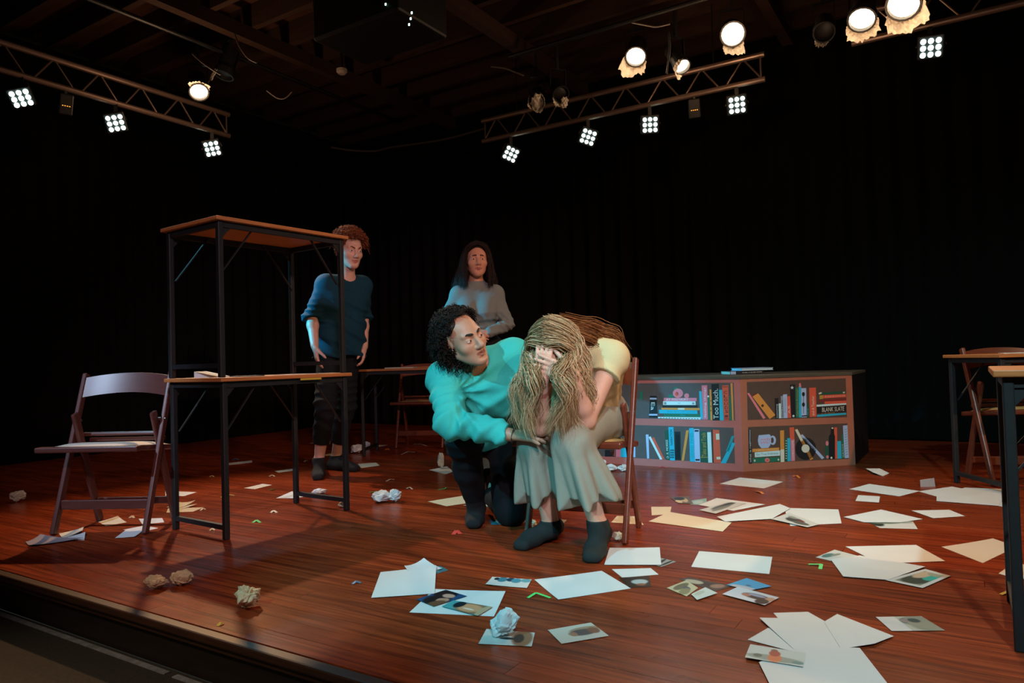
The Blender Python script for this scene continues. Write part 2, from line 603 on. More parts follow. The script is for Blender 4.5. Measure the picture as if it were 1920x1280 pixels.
_a = at_z(1172, 1020)
_lat = Vector((0.903, -0.43, 0))
ch_w.location = _a - _lat * 0.223
ch_w.rotation_euler.z = math.atan2(_lat.y, _lat.x)

# ------------------------------------------------------------------ lighting trusses
M_CHORD = mat('aluminium_truss_tube', '8a7468', 0.35, metal=0.7)
M_CAN = mat('black_lamp_housing', '0b0b0b', 0.5)
M_LED = mat('led_lens_glow', 'dffdf6', 0.3, emit='dcfff6', estr=5.0)
M_HAL = mat('halogen_lens_glow', 'fff0d8', 0.3, emit='ffe6c2', estr=7.0)
M_FOIL = mat('crumpled_pale_foil', 'cfc6b4', 0.55, metal=0.0, noise=0.25, nscale=18, bump=0.6, bscale=40)
M_CABLE = mat('black_cable', '161412', 0.6)
M_GREYC = mat('grey_cable', '6a6058', 0.5)
H_LOW, H_UP = 3.0, 3.205

def truss(label, a, b, n, caps=(True, True)):
    """ladder truss from a to b (2D points), two chords and a zig-zag web"""
    t = empty('lighting_truss', (a.x, a.y, 0))
    tag(t, label, 'truss')
    v = b - a
    v.z = 0
    for z in (H_LOW, H_UP):
        MB().tube([Vector((0, 0, z)), Vector((v.x, v.y, z))], 0.0235, 12).build('chord', M_CHORD, t, smooth=False)
    for k in range(n):
        u0, u1, u2 = (k + 0.06) / n, (k + 0.5) / n, (k + 0.94) / n
        MB().tube([Vector((v.x * u0, v.y * u0, H_LOW)), Vector((v.x * u1, v.y * u1, H_UP))], 0.0075, 6).build('web_strut', M_CHORD, t)
        MB().tube([Vector((v.x * u1, v.y * u1, H_UP)), Vector((v.x * u2, v.y * u2, H_LOW))], 0.0075, 6).build('web_strut', M_CHORD, t)
    for u in (0.012, 0.988):
        MB().tube([Vector((v.x * u, v.y * u, H_LOW)), Vector((v.x * u, v.y * u, H_UP))], 0.0075, 6).build('end_post', M_CHORD, t)
    # steel hangers up to the joists
    for u in (0.15, 0.85):
        MB().tube([Vector((v.x * u, v.y * u, H_UP)), Vector((v.x * u, v.y * u, CEIL - 0.11))], 0.005, 6).build('hanger', M_CAN, t)
    return t
R0, R1 = at_z(905, 265, H_LOW), at_z(1435, 148, H_LOW)
S0, S1 = at_z(1597, 82, H_LOW), at_z(2200, -62, H_LOW)
L1, L0 = at_z(430, 255, H_LOW), at_z(-160, 84, H_LOW)
truss('ladder truss on the right with four white LED lights hanging below', R0, R1, 8)
truss('ladder truss section at the top right corner, running out of frame', S0, S1, 5)
truss('ladder truss on the left wall side with three white LED lights', L0, L1, 7)

# ------------------------------------------------------------------ LED lights (nine lamps each)
def led_light(px, py, chord_a, chord_b, target, label, roll=0.0):
    n = (chord_b - chord_a).cross(Vector((0, 0, 1))).normalized()
    c = on_plane(px, py, chord_a, n)
    R = frame_z(Vector(target) - c, roll=roll)
    t = empty('led_stage_light', mtx=Matrix.Translation(c) @ R.to_4x4())
    tag(t, label, 'stage light', 'nine-lamp LED stage lights')
    MB().box((0, 0, -0.045), (0.165, 0.165, 0.07)).build('housing', M_CAN, t, bevel=0.01)
    for i in (-1, 0, 1):
        for j in (-1, 0, 1):
            MB().tube([(i * 0.046, j * 0.046, -0.01), (i * 0.046, j * 0.046, 0.003)], 0.0172, 14).build('lamp_lens', M_LED, t)
    # yoke and clamp (in world terms: straight up to the chord)
    up = (R.transposed() @ Vector((0, 0, 1)))
    top = R.transposed() @ (Vector((c.x, c.y, H_LOW)) - c)
    y = MB()
    mid = top * 0.55
    for s in (-1, 1):
        y.bar((s * 0.092, 0, -0.04), Vector((s * 0.092, 0, -0.04)) * 0.6 + mid * 0.8, 0.006, 0.028, (1, 0, 0))
    y.bar(Vector((-0.092, 0, -0.04)) * 0.6 + mid * 0.8, Vector((0.092, 0, -0.04)) * 0.6 + mid * 0.8, 0.028, 0.006, (0, 0, 1))
    y.build('yoke', M_CAN, t)
    MB().bar(mid * 0.8, top, 0.03, 0.03, (1, 0, 0)).build('clamp', M_CAN, t)
    return c
ledL = []
for px, py, lb, ro in ((40, 185, 'white nine-lamp LED light on the left truss, nearest the left frame edge', 0.5),
                       (217, 231, 'white nine-lamp LED light on the left truss, middle of its three', 0.35),
                       (398, 279, 'white nine-lamp LED light at the far end of the left truss', 0.3)):
    ledL.append(led_light(px, py, L0, L1, (-1.6, 3.4, 0.0) if px < 100 else (-0.6, 2.6, 0.6), lb, ro))
ledR = []
for px, py, lb, ro in ((958, 289, 'narrow-looking nine-lamp LED light at the far left end of the right truss', -0.45),
                       (1103, 257, 'nine-lamp LED light on the right truss, second from its far end', -0.35),
                       (1219, 234, 'nine-lamp LED light on the right truss, third from its far end', 0.0),
                       (1382, 197, 'nine-lamp LED light at the near end of the long right truss', 0.05)):
    ledR.append(led_light(px, py, R0, R1, (0.6, 0.8, 0.4), lb, ro))
ledR.append(led_light(1745, 90, S0, S1, (0.9, 2.0, 0.2), 'nine-lamp LED light on the truss section at the top right corner', -0.12))
for k, c in enumerate(ledL):
    v = (Vector((-0.6, 3.6, 0.5)) - c).normalized()
    spot('led_beam', c + v * 0.03, (-0.7 + 0.2 * k, 4.4, 0.6), 45, (0.14, 0.75, 1.0), 60, 0.8, 0.08)
for k, c in enumerate(ledR):
    v = (Vector((0.6, 2.6, 0.3)) - c).normalized()
    spot('led_beam', c + v * 0.03, (0.8, 3.2, 0.1), 12, (0.75, 0.95, 1.0), 70, 0.8, 0.08)

# ------------------------------------------------------------------ halogen cans with torn foil
def halogen(px, py, bplane, target, label, left=False, lit=True, seed=0, span=(200, 340), flare=0.5, length=(0.05, 0.12), r=0.072, power=40, angle=60, spill=4.5):
    c = on_plane(px, py, ab(-bplane, 0), A) if left else on_plane(px, py, ab(0, bplane), B)
    R = frame_z(Vector(target) - c)
    t = empty('halogen_stage_lamp', mtx=Matrix.Translation(c) @ R.to_4x4())
    tag(t, label, 'stage light')
    can = MB()
    can.tube([(0, 0, -0.26), (0, 0, -0.24), (0, 0, -0.05), (0, 0, -0.045), (0, 0, 0.012)], [r * 0.5, r * 1.02, r * 1.02, r * 1.22, r * 1.22], 18, caps=False)
    can.tube([(0, 0, 0.012), (0, 0, 0.011), (0, 0, -0.03)], [r * 1.22, r * 1.06, r * 1.04], 18, caps=False)
    can.tube([(0, 0, -0.261), (0, 0, -0.26)], r * 0.5, 18)
    can.build('housing', M_CAN, t, fix=False)
    lens = MB()
    lens.grid(lambda u, v: Vector((r * 1.05 * u * math.cos(v * 6.2832), r * 1.05 * u * math.sin(v * 6.2832), -0.02 + 0.012 * (1 - u * u))), 5, 20)
    lens.build('lens', M_HAL if lit else M_CAN, t, smooth=True, fix=False)
    rr = random.Random(seed)
    a0, a1 = math.radians(span[0]), math.radians(span[1])
    n = 26
    prof = []
    L = rr.uniform(*length)
    for i in range(n + 1):
        L += rr.uniform(-0.022, 0.022)
        L = min(max(L, length[0]), length[1])
        e = min(1.0, 5.0 * min(i, n - i) / n + 0.15)
        prof.append(L * e)
    def fn(u, v):
        i = int(round(u * n))
        a = a0 + (a1 - a0) * u
        rad = r * 1.22 + v * prof[i] * flare + rr.uniform(-0.006, 0.006)
        return Vector((rad * math.cos(a), rad * math.sin(a), 0.0 + v * prof[i] + rr.uniform(-0.004, 0.004)))
    MB().grid(fn, n, 5).build('foil_wrap', M_FOIL, t, fix=False)
    up = R.transposed() @ Vector((0, 0, 1))
    y = MB()
    for s in (-1, 1):
        y.bar((s * r * 1.15, 0, -0.12), Vector((s * r * 1.15, 0, -0.12)) + up * 0.17, 0.006, 0.03, (1, 0, 0))
    y.bar(Vector((-r * 1.15, 0, -0.12)) + up * 0.17, Vector((r * 1.15, 0, -0.12)) + up * 0.17, 0.03, 0.006, up.cross(Vector((1, 0, 0))))
    y.build('yoke', M_CAN, t)
    zt = CEIL - 0.33
    base = Vector((0, 0, -0.12)) + up * 0.17
    hl = max(0.02, zt - (c + R @ base).z)
    MB().bar(base, base + up * hl, 0.025, 0.025, (1, 0, 0)).build('clamp', M_CAN, t)
    if lit and power:
        v = (Vector(target) - c).normalized()
        spot('halogen_beam', c + v * 0.03, target, power, (1.0, 0.56, 0.26), angle, 0.7, 0.05)
        d = bpy.data.lights.new('halogen_spill', 'POINT')
        d.energy = spill
        d.color = (1.0, 0.60, 0.34)
        d.shadow_soft_size = 0.05
        g = bpy.data.objects.new('halogen_spill', d)
        COL.objects.link(g)
        g.location = c + v * 0.36
    return c
HB = 5.45
h = []
h.append(halogen(373, 172, 5.35, (-1.4, 3.8, 0.4), 'lit halogen lamp with torn foil above the left truss', left=True, spill=11.0, seed=4, span=(20, 150), flare=0.7, length=(0.03, 0.09), power=330, r=0.066))
h.append(halogen(1192, 106, HB, (0.2, 2.8, 0.0), 'lit halogen lamp wrapped in foil torn towards its lower left, above the right truss', seed=5, span=(170, 330), power=40))
h.append(halogen(1279, 124, HB, (2.2, 3.2, 0.0), 'narrow lit halogen lamp with foil sides, in front of the right truss', seed=6, span=(110, 290), flare=0.15, length=(0.04, 0.08), power=110, r=0.055))
h.append(halogen(1374, 64, HB, (0.4, 0.6, 0.1), 'round lit halogen lamp with a foil flap hanging below it', seed=7, span=(225, 320), flare=0.45, length=(0.08, 0.15), power=30, r=0.078))
h.append(halogen(1616, 36, 4.9, (0.9, 2.6, 0.0), 'lit halogen lamp with ragged foil beard beside the top right truss section', seed=8, span=(190, 350), flare=0.5, length=(0.05, 0.11), power=60, r=0.07))
h.append(halogen(1694, 8, 4.75, (0.4, 2.0, 0.0), 'lit halogen lamp with foil beard, half out of frame at the top', seed=9, span=(200, 360), flare=0.6, length=(0.07, 0.12), power=40, r=0.08))
h.append(halogen(1006, 186, HB, (-0.2, 2.0, 0.0), 'unlit lamp stuffed with crumpled foil at the far end of the right truss', lit=False, seed=10, span=(150, 420), flare=0.1, length=(0.05, 0.12), r=0.055))
h.append(halogen(1052, 176, HB, (1.2, 2.5, 0.0), 'unlit black lamp with a foil flap, right of the foil-stuffed lamp', lit=False, seed=12, span=(200, 300), flare=0.3, length=(0.05, 0.12), r=0.06))
h.append(halogen(420, 140, 5.35, (-3.0, 5.6, 0.6), 'unlit lamp with a bright bent barn door, right of the lit lamp on the left', left=True, lit=False, seed=13, span=(60, 110), flare=0.1, length=(0.12, 0.16), r=0.07))
h.append(halogen(1545, 60, 5.3, (0.8, 2.0, 0.4), 'unlit black lamp with small scraps of foil, left of the top right truss section', lit=False, seed=14, span=(215, 290), flare=0.2, length=(0.03, 0.07), r=0.06))
# crumpled foil stuffed into the front of the unlit lamp
def foil_wad(c, r, seed, parent):
    rg = np.random.default_rng(seed)
    bm = bmesh.new()
    bmesh.ops.create_icosphere(bm, subdivisions=3, radius=1.0)
    for v in bm.verts:
        p = np.array(v.co)
        k = 1.0 + 0.22 * math.sin(p[0] * 7 + seed) * math.sin(p[1] * 8 + 1) + 0.15 * math.sin(p[2] * 11 + p[0] * 5) + rg.normal() * 0.05
        v.co = Vector(p * k * np.array((0.8, 1.25, 0.6)) * r)
    me = bpy.data.meshes.new('foil_wad'); bm.to_mesh(me); bm.free()
    me.materials.append(M_FOIL)
    o = bpy.data.objects.new('foil_wad', me); COL.objects.link(o); o.parent = parent
    o.location = c
for _o in bpy.data.objects:
    if _o.get('label', '').startswith('unlit lamp stuffed'):
        foil_wad((0.01, -0.02, 0.05), 0.062, 3, _o)
    if _o.get('label', '').startswith('unlit black lamp with a foil flap'):
        foil_wad((0.03, -0.06, 0.04), 0.035, 5, _o)
# two small wash lights with amber displays, unlit
M_AMB = mat('amber_display_glow', 'ffb050', 0.4, emit='ffa840', estr=1.2)
def wash_light(px, py, ca, cb, label):
    n = (cb - ca).cross(Vector((0, 0, 1))).normalized()
    c = on_plane(px, py, ca, n)
    t = empty('wash_light', mtx=Matrix.Translation(c) @ frame_z(Vector((0.2, 2.0, 1.0)) - c).to_4x4())
    tag(t, label, 'stage light')
    MB().box((0, 0, -0.04), (0.10, 0.16, 0.09)).build('housing', M_CAN, t, bevel=0.01)
    for k in range(4):
        MB().box((-0.024 + 0.016 * k, -0.01, 0.006), (0.008, 0.006, 0.003)).build('display_digit', M_AMB, t)
    top = t.matrix_world.to_3x3().transposed() @ (Vector((c.x, c.y, H_LOW)) - c)
    MB().bar((0, 0, -0.04), top, 0.02, 0.02, (1, 0, 0)).build('clamp', M_CAN, t)
wash_light(1302, 204, R0, R1, 'small black unlit fixture with an amber display, between LED lights on the right truss')
wash_light(124, 196, L0, L1, 'small black unlit fixture with an amber display, on the left truss')
# pipes that carry the cans
def pipe(a, b, r, label, m=M_CAN):
    return tag(MB().tube([a, b], r, 10).build('lighting_pipe', m, smooth=False), label, 'pipe')
PZ = CEIL - 0.33
pipe(ab(-5.35, 2.2, PZ), ab(-5.35, 6.2, PZ), 0.02, 'black pipe under the joists carrying the left halogen lamp')
pipe(ab(-3.4, 5.45, PZ), ab(0.4, 5.45, PZ), 0.02, 'black pipe under the joists carrying the right halogen lamps')
pipe(ab(-0.6, 4.85, PZ), ab(2.6, 4.85, PZ), 0.02, 'black pipe under the joists at the top right')

# ------------------------------------------------------------------ hanging black projector box, cables, small ceiling things
t = empty('ceiling_projector_box', mtx=Matrix.Translation(pt(712, 22, 5.2)) @ ROOM)
tag(t, 'big black box hanging from the joists with tiny indicator lights', 'projector')
MB().box((0, 0, 0.0), (0.82, 0.55, 0.42)).build('housing', M_BLACK, t, bevel=0.02)
MB().box((0, 0, 0.30), (0.3, 0.3, 0.2)).build('mount', M_BLACK, t)
M_IND = mat('indicator_glow', 'c8ffe8', 0.4, emit='c0ffe8', estr=3.0)
for px, py in ((723, 8), (772, 24), (770, 35), (767, 46)):
    q = t.matrix_world.inverted() @ on_plane(px, py, t.matrix_world @ Vector((0, -0.277, 0)), B)
    MB().box((q.x, -0.277, q.z), (0.010, 0.006, 0.014)).build('indicator_light', M_IND, t)
def cable(pts, r, label, m=M_CABLE):
    P = [Vector(p) for p in pts]
    out = []
    for i in range(len(P) - 1):
        p0, p1, p2, p3 = P[max(i - 1, 0)], P[i], P[i + 1], P[min(i + 2, len(P) - 1)]
        for k in range(8):
            s = k / 8
            out.append(0.5 * ((2 * p1) + (p2 - p0) * s + (2 * p0 - 5 * p1 + 4 * p2 - p3) * s * s + (3 * p1 - p0 - 3 * p2 + p3) * s ** 3))
    out.append(P[-1])
    return tag(MB().tube(out, r, 6).build('cable', m, smooth=True), label, 'cable')
cable([pt(500, 170, 6.2), pt(520, 184, 6.2), pt(535, 184, 6.2), pt(548, 172, 6.2)], 0.006, 'pale cable loop hanging under the joists, right of the left lamp', M_GREYC)
cable([pt(440, 62, 5.6), pt(448, 85, 5.6), pt(464, 108, 5.6), pt(482, 118, 5.6)], 0.006, 'thin cable hanging from the joists above the left lamp', M_GREYC)
cable([pt(1184, 42, 5.3), pt(1215, 48, 5.3), pt(1232, 50, 5.3), pt(1256, 45, 5.3)], 0.006, 'bright cable sagging above the first lit lamp on the right', M_GREYC)
cable([pt(360, 100, 5.5), pt(378, 116, 5.5), pt(395, 128, 5.5), pt(414, 140, 5.5)], 0.007, 'thin cable running down to the bent barn door lamp', M_GREYC)
cable([pt(620, 276, 8.0), pt(660, 282, 8.0), pt(705, 283, 8.0), pt(735, 276, 7.9), pt(830, 262, 7.6), pt(912, 240, 7.3)], 0.016, 'long grey hose along the top of the back curtain', mat('dark_hose', '2c2622', 0.6))
cable([pt(920, 125, 5.8), pt(945, 128, 5.8), pt(962, 134, 5.8), pt(982, 142, 5.8)], 0.006, 'thin cable pair end under the joists in the middle', M_GREYC)
cable([pt(1254, 60, 5.2), pt(1256, 90, 5.2), pt(1253, 115, 5.2), pt(1250, 138, 5.2)], 0.006, 'thin black cable hanging between the first two lit lamps on the right')
t = empty('smoke_detector', pt(641, 139, 6.6))
tag(t, 'small white round detector under the joists', 'detector')
M_DET = mat('detector_plastic', 'b9aca2', 0.5)
MB().tube([(0, 0, 0.0), (0, 0, 0.02), (0, 0, 0.045)], [0.03, 0.05, 0.05], 16).build('body', M_DET, t)
MB().tube([(0, 0, 0.045), (0, 0, 0.35)], 0.012, 8).build('conduit', M_CAN, t)

# ------------------------------------------------------------------ angled bookcase with painted front panels
M_CASE = mat('bookcase_brown_paint', 'b8625a', 0.6, noise=0.08, nscale=12)
M_CASE2 = mat('bookcase_redbrown_paint', 'a8624a', 0.6, noise=0.08, nscale=12)
M_SHELFBG = mat('painted_shelf_back', '554a48', 0.7, noise=0.08, nscale=20)  # dark backing painted between the shelves, the set's own colour
M_SHELFBG2 = mat('painted_shelf_back_warm', '523d32', 0.7, noise=0.08, nscale=20)
M_CASETOP = mat('bookcase_top_board', '4a463a', 0.7, noise=0.2, nscale=10)
CASE_Z = 0.628
bc0, br0 = at_z(1393.7, 884), at_z(1604, 871)
bl_dir = (at_z(1213.7, 873) - bc0).normalized()
bl0 = bc0 + bl_dir * 1.25
case = empty('painted_bookcase', bc0)
tag(case, 'angled bar front painted as a bookcase full of colourful books', 'bookcase')
INV = Matrix.Translation(-bc0)
def loc(p):
    return Vector(p) - bc0
# outline of the body seen from above, clockwise
nR = Vector(((br0 - bc0).y, -(br0 - bc0).x, 0)).normalized()
nL = Vector((-(bl0 - bc0).y, (bl0 - bc0).x, 0)).normalized()
if nR.y > 0: nR = -nR
if nL.y > 0: nL = -nL
back_r = at_z(1630, 846)
side = (back_r - br0).normalized()
br1 = br0 + side * 0.72
bl1 = bl0 + Vector((0.35, 0.62, 0))
Zv = Vector((0, 0, 1))
def board(name, a, b, n, m, z0=0.0, z1=CASE_Z - 0.018, th=0.018, off=0.0):
    q = MB()
    A0, B0 = loc(a) - n * (off), loc(b) - n * (off)
    q.prism([A0 + Zv * z0, B0 + Zv * z0, B0 + Zv * z1, A0 + Zv * z1], -n * th)
    return q.build(name, m, case)
board('front_panel', bl0, bc0, nL, M_CASE)
board('front_panel', bc0, br0, nR, M_CASE2)
sn = Vector((side.y, -side.x, 0))
if sn.x < 0: sn = -sn
board('side_panel', br0 + side * 0.02, br1, sn, M_BLACK)
q = MB()
q.prism([loc(p) + Zv * (CASE_Z - 0.018) for p in (bl0 + nL * 0.006, bc0 + (nL + nR) * 0.004, br0 + nR * 0.006, br1, bl1)], (0, 0, 0.018))
q.build('top_board', M_CASETOP, case)

COLS = dict(black='14161b', white='c9dcdc', cyan='28a9c4', teal='1f8f9c', green='1c6b52', dgreen='1d4f3c', orange='d98a3c', red='d8573c', pink='d9768a',
            lav='a8b6d6', brown='4a2a24', gold='b08a3c', cream='d8cdb8', dred='7a2a24', grey='8a929c', rose='e07880')
PM = {k: mat('paint_' + k, v, 0.55) for k, v in COLS.items()}

def text_mesh(s):
    cu = bpy.data.curves.new('lettering', 'FONT')
    cu.body = s
    cu.align_x = 'LEFT'
    cu.resolution_u = 2
    o = bpy.data.objects.new('lettering_tmp', cu)
    COL.objects.link(o)
    dg = bpy.context.evaluated_depsgraph_get()
    me = bpy.data.meshes.new_from_object(o.evaluated_get(dg))
    V = np.empty(len(me.vertices) * 3)
    me.vertices.foreach_get('co', V)
    bpy.data.objects.remove(o)
    return me, V.reshape(-1, 3)

class Panel:
    def __init__(self, p0, n, ox, oy, s):
        self.p0, self.n, self.ox, self.oy, self.s = p0, n, ox, oy, s
    def px(self, x, y):
        return on_plane(self.ox + x / self.s, self.oy + y / self.s, self.p0, self.n)
    def shape(self, pts, m, name='painted_book', lay=1, parent=None, world=False):
        P = [loc(p if world else self.px(*p)) + self.n * (0.0012 * lay) for p in pts]
        q = MB()
        q.prism(P, -self.n * 0.0011)
        o = q.build(name, m, parent or case)
        return o
    def book(self, pts, col, txt=None, tcol='white', mode='up', fill=0.72, frac=(0.06, 0.94)):
        o = self.shape(pts, PM[col], 'painted_book', 2)
        if txt:
            TL, TR, BR, BL = [loc(self.px(*p)) + self.n * 0.0030 for p in pts]
            if mode == 'up':          # reads upwards
                org, ex, ey = BR, (TR - BR), (BL - BR)
            elif mode == 'down':
                org, ex, ey = TL, (BL - TL), (TR - TL)
            else:
                org, ex, ey = BL, (BR - BL), (TL - BL)
            self.text(txt, org, ex, ey, o, tcol, fill, frac)
        return o
    def text(self, txt, org, ex, ey, parent, tcol, fill=0.7, frac=(0.06, 0.94)):
        me, V = text_mesh(txt)
        lo, hi = V.min(0), V.max(0)
        u = (V[:, 0] - lo[0]) / max(1e-6, hi[0] - lo[0]) * (frac[1] - frac[0]) + frac[0]
        v = (V[:, 1] - lo[1]) / max(1e-6, hi[1] - lo[1]) * fill + (1 - fill) / 2
        W = np.array(org) + u[:, None] * np.array(ex) + v[:, None] * np.array(ey)
        me.vertices.foreach_set('co', W.astype(np.float32).ravel())
        me.update()
        me.name = 'lettering'
        me.materials.clear()
        me.materials.append(PM[tcol])
        t = bpy.data.objects.new('lettering', me)
        COL.objects.link(t)
        t.parent = parent
        return t
    def disc(self, x, y, rx, ry, m, name, lay=2, n=20, a0=0.0):
        return self.shape([(x + rx * math.cos(2 * math.pi * k / n + a0), y + ry * math.sin(2 * math.pi * k / n + a0)) for k in range(n)], m, name, lay)
    def star(self, x, y, r, m):
        pts = []
        for k in range(10):
            a = -math.pi / 2 + k * math.pi / 5
            rr = r if k % 2 == 0 else r * 0.42
            pts.append((x + rr * math.cos(a), y + rr * math.sin(a)))
        return self.shape(pts, m, 'painted_star', 3)
def rect(x0, y0, x1, y1):
    return [(x0, y0), (x1, y0), (x1, y1), (x0, y1)]

PL = Panel(bc0, nL, 1180, 680, 6.4)
PR = Panel(bc0, nR, 1380, 680, 6.4)
# shelf openings
def vz(panel, x, y):
    return panel.px(x, y).z
Lr = PL.px(1252, 450)
ul = bl0 - bl_dir * 0.055
for (y0, y1) in ((238, 690), (778, 1206)):
    a, b = PL.px(1252, y0), PL.px(1262 if y0 > 700 else 1254, y1)
    a2 = Vector((ul.x, ul.y, a.z)); b2 = Vector((ul.x, ul.y, b.z))
    PL.shape([a2, Vector((a.x, a.y, a.z)), Vector((a.x, a.y, b.z)), b2], M_SHELFBG, 'painted_shelf', 1, world=True)
PR.shape([(130, 230), (1315, 185), (1330, 650), (140, 685)], M_SHELFBG2, 'painted_shelf', 1)
PR.shape([(145, 770), (1335, 725), (1355, 1150), (150, 1205)], M_SHELFBG2, 'painted_shelf', 1)
B_ = PL.book
B_([(250, 395), (330, 395), (340, 660), (238, 655)], 'black', 'Ea', 'white', 'down', 0.55, (0.30, 0.66))
PL.shape([(250, 418), (328, 420), (330, 440), (248, 440)], PM['lav'], 'painted_band', 3)
PL.shape([(240, 612), (338, 612), (340, 632), (238, 632)], PM['lav'], 'painted_band', 3)
PL.shape([(125, 345), (160, 340), (160, 440), (125, 445)], PM['green'], 'painted_leaf', 2)
B_([(345, 648), (860, 652), (885, 682), (345, 665)], 'white')
for k in range(14):
    PL.shape(rect(372 + k * 34, 656 + k * 0.9, 388 + k * 34, 662 + k * 0.9), PM['black'], 'painted_mark', 3)
B_([(415, 608), (850, 616), (850, 650), (415, 646)], 'green', '~', 'teal', 'flat', 0.4, (0.45, 0.6))
B_([(358, 562), (815, 570), (820, 612), (360, 606)], 'cyan', 'the art of quiet', 'teal', 'flat', 0.5, (0.2, 0.95))
B_([(385, 538), (845, 541), (845, 568), (385, 561)], 'orange')
PL.shape(rect(585, 541, 665, 562), PM['cream'], 'painted_band', 3)
B_([(400, 506), (820, 508), (822, 538), (400, 537)], 'black')
B_([(405, 460), (795, 462), (797, 506), (405, 506)], 'white', '-', 'grey', 'flat', 0.1, (0.46, 0.54))
PL.disc(433, 484, 14, 16, PM['grey'], 'painted_mark', 3, 12)
PL.shape(rect(755, 474, 782, 497), PM['grey'], 'painted_mark', 3)
B_([(415, 420), (810, 420), (808, 460), (413, 460)], 'pink', 'AT YOU HURT', 'white', 'flat', 0.6, (0.08, 0.75))
PL.disc(500, 400, 34, 24, PM['green'], 'painted_leaf', 2, 10)
PL.disc(560, 310, 30, 16, PM['green'], 'painted_leaf', 2, 10)
PL.disc(585, 365, 62, 56, PM['rose'], 'painted_rose', 3, 14)
PL.disc(598, 355, 34, 28, PM['pink'], 'painted_petal', 4, 9)
PL.disc(572, 372, 22, 26, PM['red'], 'painted_petal', 4, 7)
PL.disc(690, 395, 30, 30, PM['rose'], 'painted_rose', 3, 12)
PL.disc(690, 388, 14, 13, PM['pink'], 'painted_petal', 4, 8)
B_([(838, 340), (868, 340), (887, 682), (855, 682)], 'cyan')
B_([(868, 270), (935, 268), (944, 680), (889, 680)], 'pink', 'feeling things', 'white', 'up', 0.5)
B_([(940, 400), (964, 400), (976, 682), (950, 682)], 'green')
PL.disc(948, 402, 12, 12, PM['white'], 'painted_mark', 3, 10)
B_([(963, 320), (985, 320), (999, 686), (975, 686)], 'orange')
for y in (455, 520, 572):
    PL.disc(980, y, 5, 9, PM['brown'], 'painted_mark', 3, 8)
B_([(985, 255), (1075, 250), (1086, 689), (1002, 689)], 'black', 'Too Much.', 'white', 'up', 0.72, (0.04, 0.86))
B_([(1075, 325), (1115, 322), (1134, 691), (1087, 689)], 'cyan')
o = B_([(1115, 272), (1188, 268), (1197, 691), (1137, 691)], 'red')
for k, ch in enumerate('CLOUDS'):
    y = 335 + k * 46
    TL_, TR_, BR_, BL_ = [loc(PL.px(*p)) + nL * 0.0034 for p in ((1132 + k * 3, y), (1176 + k * 3, y), (1176 + k * 3, y + 38), (1132 + k * 3, y + 38))]
    PL.text(ch, BL_, BR_ - BL_, TL_ - BL_, o, 'black', 0.9, (0.05, 0.95))
PL.shape(rect(1146, 624, 1186, 656), PM['dred'], 'painted_mark', 3)
PL.shape(rect(1142, 668, 1192, 676), PM['dred'], 'painted_band', 3)
PL.shape(rect(1122, 284, 1186, 290), PM['dred'], 'painted_band', 3)
B_([(1195, 400), (1215, 395), (1229, 691), (1206, 691)], 'green')
B_([(1215, 245), (1240, 242), (1253, 691), (1236, 691)], 'orange')
# lower left shelf
B_([(198, 860), (232, 858), (240, 1146), (214, 1149)], 'lav')
B_([(262, 900), (298, 892), (427, 1158), (392, 1152)], 'red')
B_([(232, 890), (256, 880), (398, 1156), (370, 1160)], 'white')
B_([(425, 818), (468, 800), (490, 1166), (440, 1162)], 'dgreen', 'O. R. MORRIS', 'white', 'up', 0.55, (0.05, 0.66))
B_([(470, 770), (530, 770), (549, 1172), (488, 1168)], 'cyan', 'NARRATION', 'black', 'up', 0.5, (0.45, 0.92))
for k in range(12):
    x, y = 492 + (k % 3) * 17, 1040 + (k // 3) * 28
    PL.shape([(x, y), (x + 8, y - 4), (x + 14, y + 16), (x + 4, y + 18)], PM['black'], 'painted_mark', 3)
B_([(545, 825), (612, 825), (619, 1168), (550, 1166)], 'black')
PL.shape([(562, 860), (598, 860), (603, 1150), (566, 1150)], mat('paint_deep_black', '0a0a0c', 0.5), 'painted_band', 3)
B_([(682, 812), (715, 806), (656, 1174), (628, 1174)], 'orange')
B_([(718, 785), (772, 780), (786, 1186), (730, 1182)], 'cyan', 'GOOD TIMES', 'teal', 'up', 0.62, (0.10, 0.85))
B_([(775, 795), (840, 795), (853, 1190), (788, 1186)], 'lav')
PL.shape(rect(785, 806, 832, 824), PM['black'], 'painted_band', 3)
PL.shape(rect(795, 1153, 846, 1172), PM['black'], 'painted_band', 3)
B_([(845, 820), (935, 820), (946, 1196), (858, 1190)], 'dgreen', 'Tales and Trails', 'gold', 'up', 0.6, (0.18, 0.95))
PL.shape(rect(858, 1128, 942, 1136), PM['gold'], 'painted_band', 3)
B_([(935, 832), (980, 830), (996, 1197), (948, 1196)], 'white')
B_([(984, 800), (1003, 798), (1014, 1198), (998, 1197)], 'brown')
B_([(1003, 800), (1080, 806), (1101, 1200), (1015, 1198)], 'red')
PL.shape([(1040, 850), (1080, 848), (1084, 920), (1044, 922)], PM['cream'], 'painted_band', 3)
PL.shape([(1048, 1128), (1094, 1126), (1097, 1156), (1050, 1158)], PM['cream'], 'painted_band', 3)
B_([(1228, 880), (1264, 870), (1196, 1060), (1160, 1060)], 'teal')
B_([(1230, 952), (1272, 966), (1160, 1206), (1098, 1202)], 'cyan')
PC = Panel(bc0, nL, 940, 570, 4.2667)
PC.book([(830, 1165), (905, 1165), (905, 1218), (830, 1218)], 'black')
PC.book([(872, 1172), (908, 1168), (908, 1214), (880, 1216)], 'red')
PC.book([(918, 1160), (955, 1158), (955, 1222), (918, 1222)], 'pink')
PC.book([(955, 1152), (1026, 1150), (1026, 1223), (955, 1223)], 'cyan')
PC.book([(1044, 1140), (1073, 1138), (1073, 1224), (1044, 1224)], 'lav')
